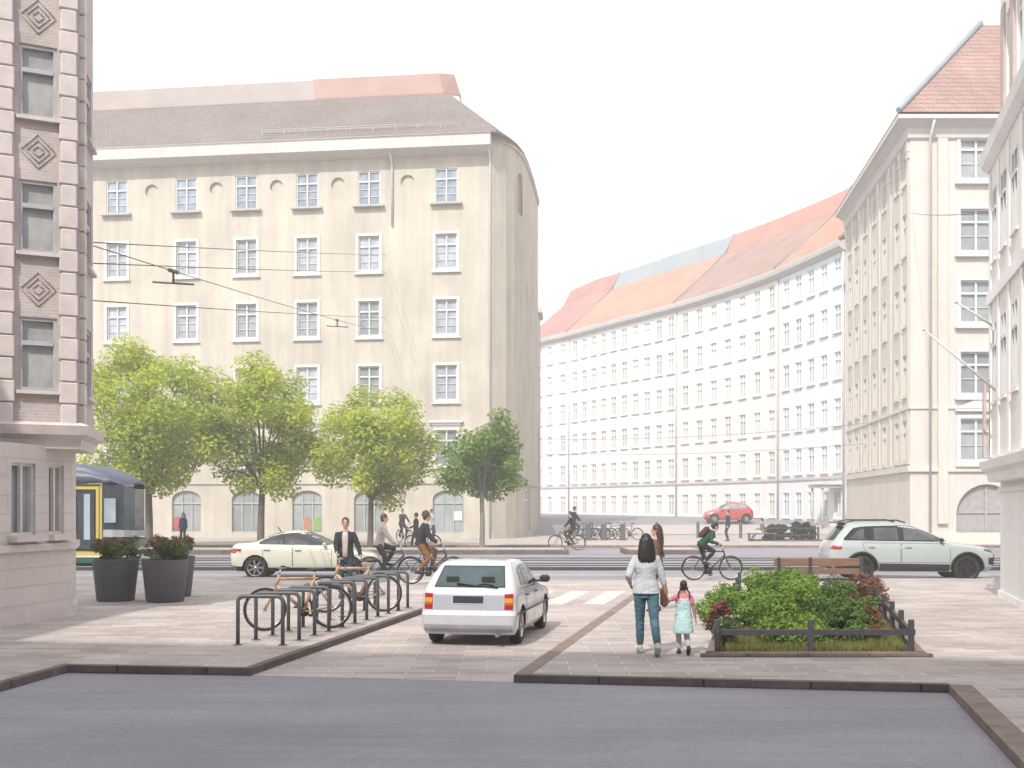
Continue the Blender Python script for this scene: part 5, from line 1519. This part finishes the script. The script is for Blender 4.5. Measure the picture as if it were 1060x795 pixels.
for k in range(3): post(f0.lerp(f1, (0, .48, 1)[k]))
for k in range(1, 8): post(f1.lerp(f2, (k/7)**1.05))
for k in range(1, 7): post(f0.lerp(f3, k/6))
post(f3.lerp(f2, .5))
rnd = random.Random(7); mb = MB(); mb.rnd = []
for _ in range(26000):
    v = rnd.random(); u_ = rnd.random(); 
    a = q[0].lerp(q[3], v*.75)+V((.14, .14, 0)); b_ = q[1].lerp(q[2], v*.75)+V((-.12, .14, 0)); p = a.lerp(b_, u_)+V((0, 0, .03))
    h = rnd.uniform(.04, .11); an = rnd.uniform(0, 2*PI); dx_ = V((math.cos(an), math.sin(an), 0))*.006; ti = V((rnd.gauss(0, .3), rnd.gauss(0, .3), 1))*h
    o = len(mb.v); mb.v += [tuple(p-dx_), tuple(p+dx_), tuple(p+ti)]; mb.f.append([o, o+1, o+2]); mb.mi.append(0); mb.sm.append(False); mb.rnd.append(rnd.random())
g = mb.build('grass', M_leaf('olive_grass', (.12, .14, .03), (.27, .28, .075), .25, 1.5), None, (2.62, 15.35, .09)); tag(g, 'short olive grass along the front of the flower bed', 'grass', kind='stuff')
LEAF_B = M_leaf('bright_shrub_leaves', (.085, .18, .025), (.33, .48, .09), .4, 1.6)
LEAF_M = M_leaf('mid_green_shrub_leaves', (.045, .11, .024), (.18, .30, .065), .35, 1.6)
LEAF_DR = M_leaf('dark_red_leaves', (.06, .022, .018), (.17, .07, .05), .25, 3)
STEM = M('woody_stem', (.09, .06, .04), rough=.9)
def shrub(label, loc, rx, ry, h, seed, leaf, n, ls, flowers=None, group='shrubs in the fenced flower bed', nb=26, core=True):
    rnd = random.Random(seed); t = thing('shrub', label, 'shrub', loc, group=group)
    bl = []
    for _ in range(nb):
        for _ in range(40):
            v = V((rnd.uniform(-1, 1), rnd.uniform(-1, 1), rnd.uniform(0, 1)))
            if v.x**2+v.y**2+v.z**2*.9 <= 1: break
        bl.append((V((v.x*rx*.85, v.y*ry*.85, .12+v.z*h*.82)), min(rx, ry, h)*rnd.uniform(.22, .36)*(26/nb)**.5))
    mb = MB()
    for c, r in bl[::2]: mb.tube([(rnd.uniform(-.08, .08), rnd.uniform(-.08, .08), 0), tuple(c*.55+V((0, 0, .02))), tuple(c)], [.014, .009, .004], 5)
    mb.build('stem', STEM, t)
    mb = MB(); leaf_cloud(mb, rnd, bl, n, ls); mats_ = [leaf]
    if flowers:
        fm_, cnt = flowers; k0_ = len(mb.mi); mats_.append(fm_)
        fl = [(c+V((rnd.gauss(0, .5), rnd.gauss(0, .5), .9)).normalized()*r*1.05, .026) for c, r in rnd.choices(bl, k=cnt)]
        leaf_cloud(mb, rnd, fl, cnt*9, .032, .8); mb.mi[k0_:] = [1]*(len(mb.mi)-k0_)
    mb.build('foliage', mats_, t)
    return t
FL_R = M_leaf('wine_red_petals', (.16, .02, .035), (.42, .10, .12), .3, 6)
FL_P = M_leaf('pale_pink_petals', (.45, .25, .28), (.7, .55, .55), .3, 6)
S = lambda x, y: (x, y, .115)
shrub('large bright green shrub at the front left of the flower bed', S(3.9, 17.1), .82, .9, .88, 1, LEAF_B, 9000, .062)
shrub('large mid green shrub at the front right of the flower bed', S(4.85, 17.4), .6, .8, .72, 2, LEAF_M, 6500, .06, (FL_R, 36))
shrub('dark red flowering shrub at the left end of the flower bed', S(3.06, 16.9), .28, .5, .66, 3, LEAF_DR, 1300, .055, (FL_R, 40))
shrub('low leggy plant with pale pink flowers at the left fence', S(2.98, 16.1), .22, .3, .5, 4, LEAF_M, 700, .045, (FL_P, 30), nb=12)
shrub('low reddish plant at the right front corner of the flower bed', S(5.27, 16.9), .22, .4, .5, 5, LEAF_R, 900, .045)
shrub('bright green shrub in the middle row of the flower bed', S(4.6, 20.0), 1.0, 1.1, .84, 6, LEAF_B, 7500, .07)
shrub('mid green shrub in the middle row by the right fence', S(5.7, 20.0), .6, .9, .6, 7, LEAF_M, 4500, .07, (FL_R, 40))
shrub('green shrub in the back row of the flower bed', S(5.6, 23.2), 1.0, 1.1, .62, 8, LEAF_B, 5500, .08)
shrub('tall red brown shrub in front of the wooden bench', S(6.8, 22.4), .45, .6, .74, 9, LEAF_R, 1500, .075, (FL_R, 36))
shrub('dark leafy undergrowth shrub between the two front shrubs', S(4.65, 16.9), .5, .6, .6, 10, LEAF_M, 3000, .06)

shrub('leafy green shrub growing over the left side fence', S(3.55, 18.9), .55, 1.1, .62, 12, LEAF_B, 5200, .066)

# wooden bench behind the bed
WOODB = M('brown_bench_wood', (.20, .115, .07), rough=.55, var=.25, scale=3, stretch=(1, 8, 8), coat=.2)
bn = thing('bench', 'brown wooden bench with plank backrest behind the flower bed', 'bench', (7.27, 27.55, .09), R(1))
for i, (z_, h_) in enumerate(((.66, .19), (.44, .14))):
    mb = MB(); mb.box((0, -.02+.02*i, z_), (2.1, .045, h_), bev=.01); mb.build('backrest', WOODB, bn)
mb = MB()
for y in (.12, .26, .40): mb.box((0, y, .42), (2.1, .12, .04), bev=.008)
mb.build('seat', WOODB, bn)
for x in (-.95, -.2, 1.02):
    mb = MB(); mb.box((x, -.06, .39), (.07, .05, .78), bev=.006); mb.box((x, .2, .375), (.06, .5, .05)); mb.box((x, .42, .19), (.06, .05, .38)); mb.build('leg', DARKM, bn)

# far shrub bed with low fence, bollards, far bench
f2_ = thing('low_fence', 'dark low fence round the far dark shrubs on the plaza', 'fence', (15.75, 66, .12))
for x in (-1.5, 0, 1.5):
    mb = MB(); mb.box((x, -.7, .4), (.09, .09, .8)); mb.build('post', FENCE, f2_)
mb = MB(); mb.box((1.55, .7, .4), (.35, .1, .85)); mb.build('post', FENCE, f2_)
for z_ in (.34, .72):
    mb = MB(); mb.box((0, -.7, z_), (3.05, .05, .06)); mb.build('rail', FENCE, f2_)
mb = MB(); mb.box((.0, 0, .03), (3.7, 1.9, .08), bev=.02); mb.build('edging', KERB, f2_)
LEAF_K = M_leaf('dark_evergreen_leaves', (.012, .022, .012), (.035, .05, .022), .15, 1)
for i, (x, y, rx, h_, lb) in enumerate(((15.15, 66, .95, 1.0, 'round dark evergreen shrub on the far plaza beside the seated person'), (16.5, 66.1, .85, 1.15, 'taller pointed dark evergreen shrub on the far plaza'))):
    shrub(lb, (x, y, .15), rx, .8, h_, 30+i, LEAF_K, 4200, .15, group='dark shrubs on the far plaza', nb=44)
for i, (x, lb) in enumerate(((9.0, 'dark grey bollard behind the long haired woman, leftmost of the row'), (11.55, 'dark grey bollard left of the man in the dark blue jacket'), (14.2, 'dark grey bollard between the man in blue and the far bench'), (18.2, 'dark grey bollard showing above the far dark shrubs'))):
    if i == 0:
        bo = thing('bollard', lb, 'bollard', (x, 72, .12), group='bollards across the far plaza')
        mb = MB(); mb.lathe([(0, 0), (.12, 0), (.12, .03), (.095, .05), (.095, .93), (.08, .97), (0, .985)], 16); mb.build('post', DARKM, bo)
        mb = MB(); mb.lathe([(.097, .84), (.1, .845), (.1, .875), (.097, .88)], 16); mb.build('ring', M('grey_band', (.2, .2, .2), rough=.5), bo)
    else: dup(bo, (x, 72, .12), 0, lb)
b2 = thing('bench', 'small dark far bench with the seated person beside the dark shrubs', 'bench', (14.0, 65, .12))
mb = MB(); mb.box((0, 0, .43), (1.6, .42, .05), bev=.01); mb.build('seat', WOODB, b2)
for x in (-.7, .7):
    mb = MB(); mb.box((x, 0, .2), (.06, .4, .4)); mb.build('leg', DARKM, b2)

# bicycle racks
RACK = M('anthracite_tube', (.075, .082, .095), rough=.45, var=.08)
def hoop():
    t = thing('bike_rack', 'x', 'bike rack', (0, 0, 0), group='bicycle hoops along the kerb')
    w_, h_, r_ = .65, .70, .085; pts_ = [(0, 0, 0), (0, 0, h_-r_)]
    for k in range(1, 7): a = PI-PI/2*k/6; pts_.append((r_+r_*math.cos(a), 0, h_-r_+r_*math.sin(a)))
    pts_.append((w_-r_, 0, h_))
    for k in range(1, 7): a = PI/2-PI/2*k/6; pts_.append((w_-r_+r_*math.cos(a), 0, h_-r_+r_*math.sin(a)))
    pts_.append((w_, 0, 0))
    mb = MB(); mb.tube(pts_, .029, 12); mb.build('hoop', RACK, t)
    for x in (0, w_):
        mb = MB(); mb.lathe([(0, 0), (.065, 0), (.065, .012), (.03, .014)], 16, c=(x, 0, 0)); mb.build('foot', RACK, t)
    return t
ordn = ['first', 'second', 'third', 'fourth', 'fifth', 'sixth', 'seventh', 'eighth', 'ninth', 'tenth', 'eleventh']
h0 = hoop()
for k in range(11):
    q_ = k/10; x, y = -3.93+1.24*q_, 16.62+6.1*q_
    lb = f'{ordn[k]} grey steel bicycle hoop counted from the front of the row'
    if k == 0: lb = 'grey steel bicycle hoop at the front of the row, nearest the road'
    if k == 10: lb = 'grey steel bicycle hoop at the far end of the row'
    if k == 0: h0.location = (x, y, .09); h0.rotation_euler = (0, 0, R(-3)); h0['label'] = lb
    else: dup(h0, (x, y, .09), R(-3), lb)
make_bike('wooden framed bicycle leaning at the nearest hoops of the rack', (-3.43, 18.7, .09), PI+R(22), WOODF, group='wooden bicycles at the racks', wood=True, guard=False, crank=30)
make_bike('wooden framed bicycle held by the man in the dark jacket', (-2.93, 21.75, .09), PI+R(14), WOODF, group='wooden bicycles at the racks', wood=True, guard=False, crank=-40)
# far rack
for i, (x, rz_, m_, lb) in enumerate(((4.35, 10, BIKE_B, 'dark blue bicycle at the left end of the far rack'), (5.25, -12, BIKE_R, 'reddish bicycle in the middle of the far rack'), (5.95, 8, BIKE_K, 'black bicycle right of the reddish one in the far rack'), (6.75, -6, BIKE_K, 'black bicycle at the right end of the far rack'), (4.85, 18, BIKE_K, 'black bicycle between the dark blue and the reddish one in the far rack'))):
    make_bike(lb, (x, 67.2+.25*(i % 2), .12), R(rz_)+(PI if i % 2 else 0), m_, group='bicycles parked on the far plaza', crank=20*i)
for i, (x, lb) in enumerate(((4.35, 'dark stand post at the left of the far bicycles'), (5.25, 'dark stand post in the middle of the far bicycles'), (6.35, 'dark stand post at the right of the far bicycles'))):
    if i == 0:
        sp = thing('rack_post', lb, 'bike rack', (x, 66.5, .12), group='rack posts among the far bicycles')
        mb = MB(); mb.box((0, 0, .48), (.32, .1, .95), bev=.03); mb.build('post', RACK, sp)
        mb = MB(); mb.box((0, 0, .015), (.42, .2, .03)); mb.build('foot', RACK, sp)
    else: dup(sp, (x, 66.5, .12), 0, lb)

# overhead wires
WIRE = M('dark_wire', (.10, .10, .105), rough=.6)
def wire(label, a, b_, sag=.25, r=.013, group='overhead wires', knots=()):
    a, b_ = V(a), V(b_); pts_ = [a.lerp(b_, k/16)-V((0, 0, sag*4*(k/16)*(1-k/16))) for k in range(17)]
    t = thing('overhead_wire', label, 'wire', tuple(a), group=group); mb = MB(); mb.tube([p-a for p in pts_], r, 5); mb.build('cable', WIRE, t)
    for k in knots:
        p = a.lerp(b_, k)-V((0, 0, sag*4*k*(1-k)))-a; d = (b_-a).normalized(); mb = MB()
        mb.tube([p-d*.45, p-d*.3, p+d*.3, p+d*.45], [.02, .05, .05, .02], 8); mb.tube([p, p+V((0, 0, -.3))], .03, 6); mb.tube([p+V((-.5, 0, -.26)), p+V((.5, 0, -.32))], .025, 6); mb.build('insulator', M('brown_insulator', (.09, .085, .08), rough=.5), t)
def Wp(px, py, d): return ((px-530)*d/1200, d, 2.08+(524-py)*d/1200)
wire('span wire with two insulators running from the left house to the beige block', (-8.2, 22.0, 7.1), (-7.7, 70.9, 12.7), .1, .012, knots=(.12, .62))
wire('upper stay wire crossing in front of the second row of windows', (-8.2, 22.0, 7.1), (-7.75, 70.85, 17.45), .05, .012)
wire('second stay wire crossing just below the upper one', (-8.2, 22.0, 6.7), (-7.75, 70.85, 16.4), .05, .012)
wire('lower stay wire crossing the windows above the treetops', (-8.2, 22.0, 6.0), (-7.75, 70.85, 13.6), .05, .012)
wire('wire running past the corner of the beige block to the right', (-4.5, 70.6, 20.9), (1.9, 85.2, 24.0), .15)
wire('long span wire across the curving street', (1.9, 84.9, 7.0), (22.0, 71, 7.2), .35)
wire('lower span wire across the curving street', (1.9, 84.9, 5.9), (22.2, 72.5, 6.0), .3)
wire('wire crossing the front of the peach house at right', (20.65, 59.8, 17.2), (10.4, 24.6, 8.35), .1)

# ------------------------------------------------------------------ people of the photograph
DENIM = cloth('blue_denim', (.075, .145, .195), .25); BLOUSE = cloth('pale_grey_blouse', (.47, .50, .535), .12)
BLK = cloth('black_cloth', (.016, .017, .02)); GREYD = cloth('dark_grey_cloth', (.05, .05, .055)); BROWN = cloth('rust_brown_trousers', (.20, .095, .035))
OFFW = cloth('offwhite_shirt', (.52, .46, .43)); GREEN = cloth('green_jacket', (.018, .07, .035)); NAVY = cloth('navy_coat', (.025, .035, .075)); BLUEC = cloth('royal_blue_coat', (.03, .045, .17))
PINK = cloth('pink_tee', (.62, .20, .26)); AQUA = cloth('pale_aqua_dress', (.42, .60, .62)); TAN = cloth('tan_coat', (.17, .10, .07)); OLIVE = cloth('olive_top', (.17, .17, .11)); SAND = cloth('sand_shirt', (.5, .42, .4))
TIGHTS = cloth('white_tights', (.62, .58, .58)); CHAR = cloth('charcoal_jacket', (.028, .032, .036)); PALEB = cloth('pale_blue_shirt', (.42, .48, .55))
N = PI/2
person('woman walking away in pale grey blouse and blue jeans, holding the girl by the hand', (1.80, 15.55, .09), N, h=1.60, pelvis=(0, 0, .875), lean=2, hair='long', skin=SKIN_M, top=BLOUSE, bottom=DENIM, shoe=SHOE_W, sleeve=.72, female=True,
       hands=[(.14, .2, .94), (.04, -.28, .805)], feet=[(.2, .06, .085), (-.30, -.115, .15)], foot_pitch=(0, 38), vox=.0065, group='woman and girl walking hand in hand', ehint=(-1, .5, -.2))
person('little girl with braids in pink shirt and pale blue dress holding a hand', (2.30, 15.55, .09), N, h=1.02, pelvis=(0, 0, .52), hair='braids', skin=SKIN_M, top=PINK, bottom=TIGHTS, dress=AQUA, shoe=SHOE_D, sleeve=.32, female=True,
       hands=[(.03, .205, .70), (.02, -.17, .46)], feet=[(.10, .045, .05), (-.12, -.05, .10)], foot_pitch=(0, 38), vox=.0062, group='woman and girl walking hand in hand', ehint=(-.3, 1, -.6))
person('long haired woman in dark top and tan coat, half hidden behind the walking woman', (2.74, 22.0, .09), PI-R(15), h=1.64, hair='verylong', hairm=HAIR_B, top=TAN, jacket=True, shirt=BLK, bottom=BLK, female=True, vox=.009, yaw=0, hands=[(.2, .12, 1.0), (.12, -.2, .95)])
hbg = thing('handbag', 'brown handbag hanging at the hip of the woman in jeans', 'handbag', (2.06, 15.72, .72))
mb = MB(); mb.box((0, 0, .13), (.09, .2, .27), bev=.03); mb.build('bag', M('brown_leather', (.12, .05, .03), rough=.5, var=.2, scale=12), hbg)
mb = MB(); mb.tube([(0, -.07, .25), (-.02, -.05, .42), (-.02, .05, .42), (0, .07, .25)], .009, 6); mb.build('strap', M('brown_leather', (.12, .05, .03)), hbg)
person('standing man in dark jacket and pale shirt facing us behind a wooden bicycle', (-3.62, 25.2, .09), -N+R(4), h=1.74, hair='short', hairm=HAIR_B, top=CHAR, jacket=True, shirt=SAND, bottom=cloth('dark_jeans', (.035, .05, .075)), hands=[(.22, .34, .93), (.34, -.16, 1.0)], grip=True, vox=.007, ehint=(-.8, .35, -.4))
rider('cyclist in offwhite shirt and dark trousers riding right', (-3.3, 31.3, .02), R(3), 'black bicycle under the cyclist in the offwhite shirt', hair='short', hairm=HAIR_B, top=OFFW, bottom=GREYD, lean=14, crank=60, vox=.011, h=1.78)
rider('cyclist in dark jacket and rust trousers riding right behind the white hatchback', (-2.05, 29.6, .09), R(2), 'black bicycle under the cyclist in rust trousers', hair='curly', hairm=HAIR_B, top=CHAR, bottom=BROWN, lean=16, crank=10, vox=.011, h=1.78)
rider('cyclist in green jacket with backpack leaning over the handlebar', (5.38, 31.2, .09), R(2), 'thin black bicycle under the cyclist in the green jacket', hair='bun', hairm=HAIR_D, top=GREEN, bottom=BLK, size=.93, lean=44, crank=-70, vox=.011, h=1.66, backpack=cloth('dark_wine_backpack', (.06, .025, .03)), pitch=8)
rider('distant cyclist in black riding left near the street corner', (2.6, 54.8, .01), PI, 'black bicycle under the distant cyclist riding left', hair='short', top=BLK, bottom=cloth('dark_brown_trousers', (.06, .03, .025)), lean=14, crank=20, vox=.016, group='distant cyclists')
rider('distant cyclist in black with backpack on the far plaza', (3.95, 69.3, .12), R(8), 'blue bicycle under the distant cyclist with a backpack', fm=BIKE_B, hair='short', top=BLK, bottom=NAVY, lean=8, crank=-30, vox=.016, h=1.95, backpack=BLK, group='distant cyclists')
rider('far cyclist in grey seen between the trees, left of the walking man', (-5.75, 62, .12), -N+R(35), 'black bicycle under the far cyclist in grey', hair='short', top=GREYD, bottom=BLK, lean=10, vox=.016, h=1.7, group='distant cyclists')
person('far walking man in dark clothes pushing a bicycle left', (-4.6, 55.6, .03), PI, h=1.74, hair='short', top=CHAR, jacket=True, bottom=BLK, hands=[(.3, .2, 1.02), (.32, -.2, 1.0)], feet=[(.22, .09, .09), (-.24, -.09, .12)], vox=.016)
make_bike('dark bicycle pushed by the far walking man', (-4.3, 55.95, .0), PI, BIKE_K, group='bicycles being pushed')
person('far pedestrian in pale blue shirt standing against the grey archway', (-4.45, 64.5, .12), -R(20), h=1.8, hair='short', top=PALEB, bottom=GREYD, vox=.016)
person('pedestrian in royal blue coat standing under the leftmost tree', (-17.3, 61, .12), -N, h=1.62, hair='long', top=BLUEC, jacket=True, bottom=BLK, female=True, vox=.016)
person('far man in navy jacket and dark trousers standing on the plaza', (12.2, 65.5, .12), PI, h=1.76, hair='short', hairm=HAIR_B, top=NAVY, jacket=True, bottom=cloth('dark_blue_jeans', (.03, .04, .075)), vox=.014)
person('person in olive top sitting on the far bench', (14.0, 64.95, .12), PI-R(20), h=1.68, pelvis=(-.05, 0, .53), lean=6, hair='short', hairm=HAIR_B, top=OLIVE, bottom=PALEB, hands=[(.3, .12, .68), (.3, -.12, .68)], feet=[(.42, .1, .085), (.6, -.1, .1)], khint=(.6, 0, 1), vox=.014)
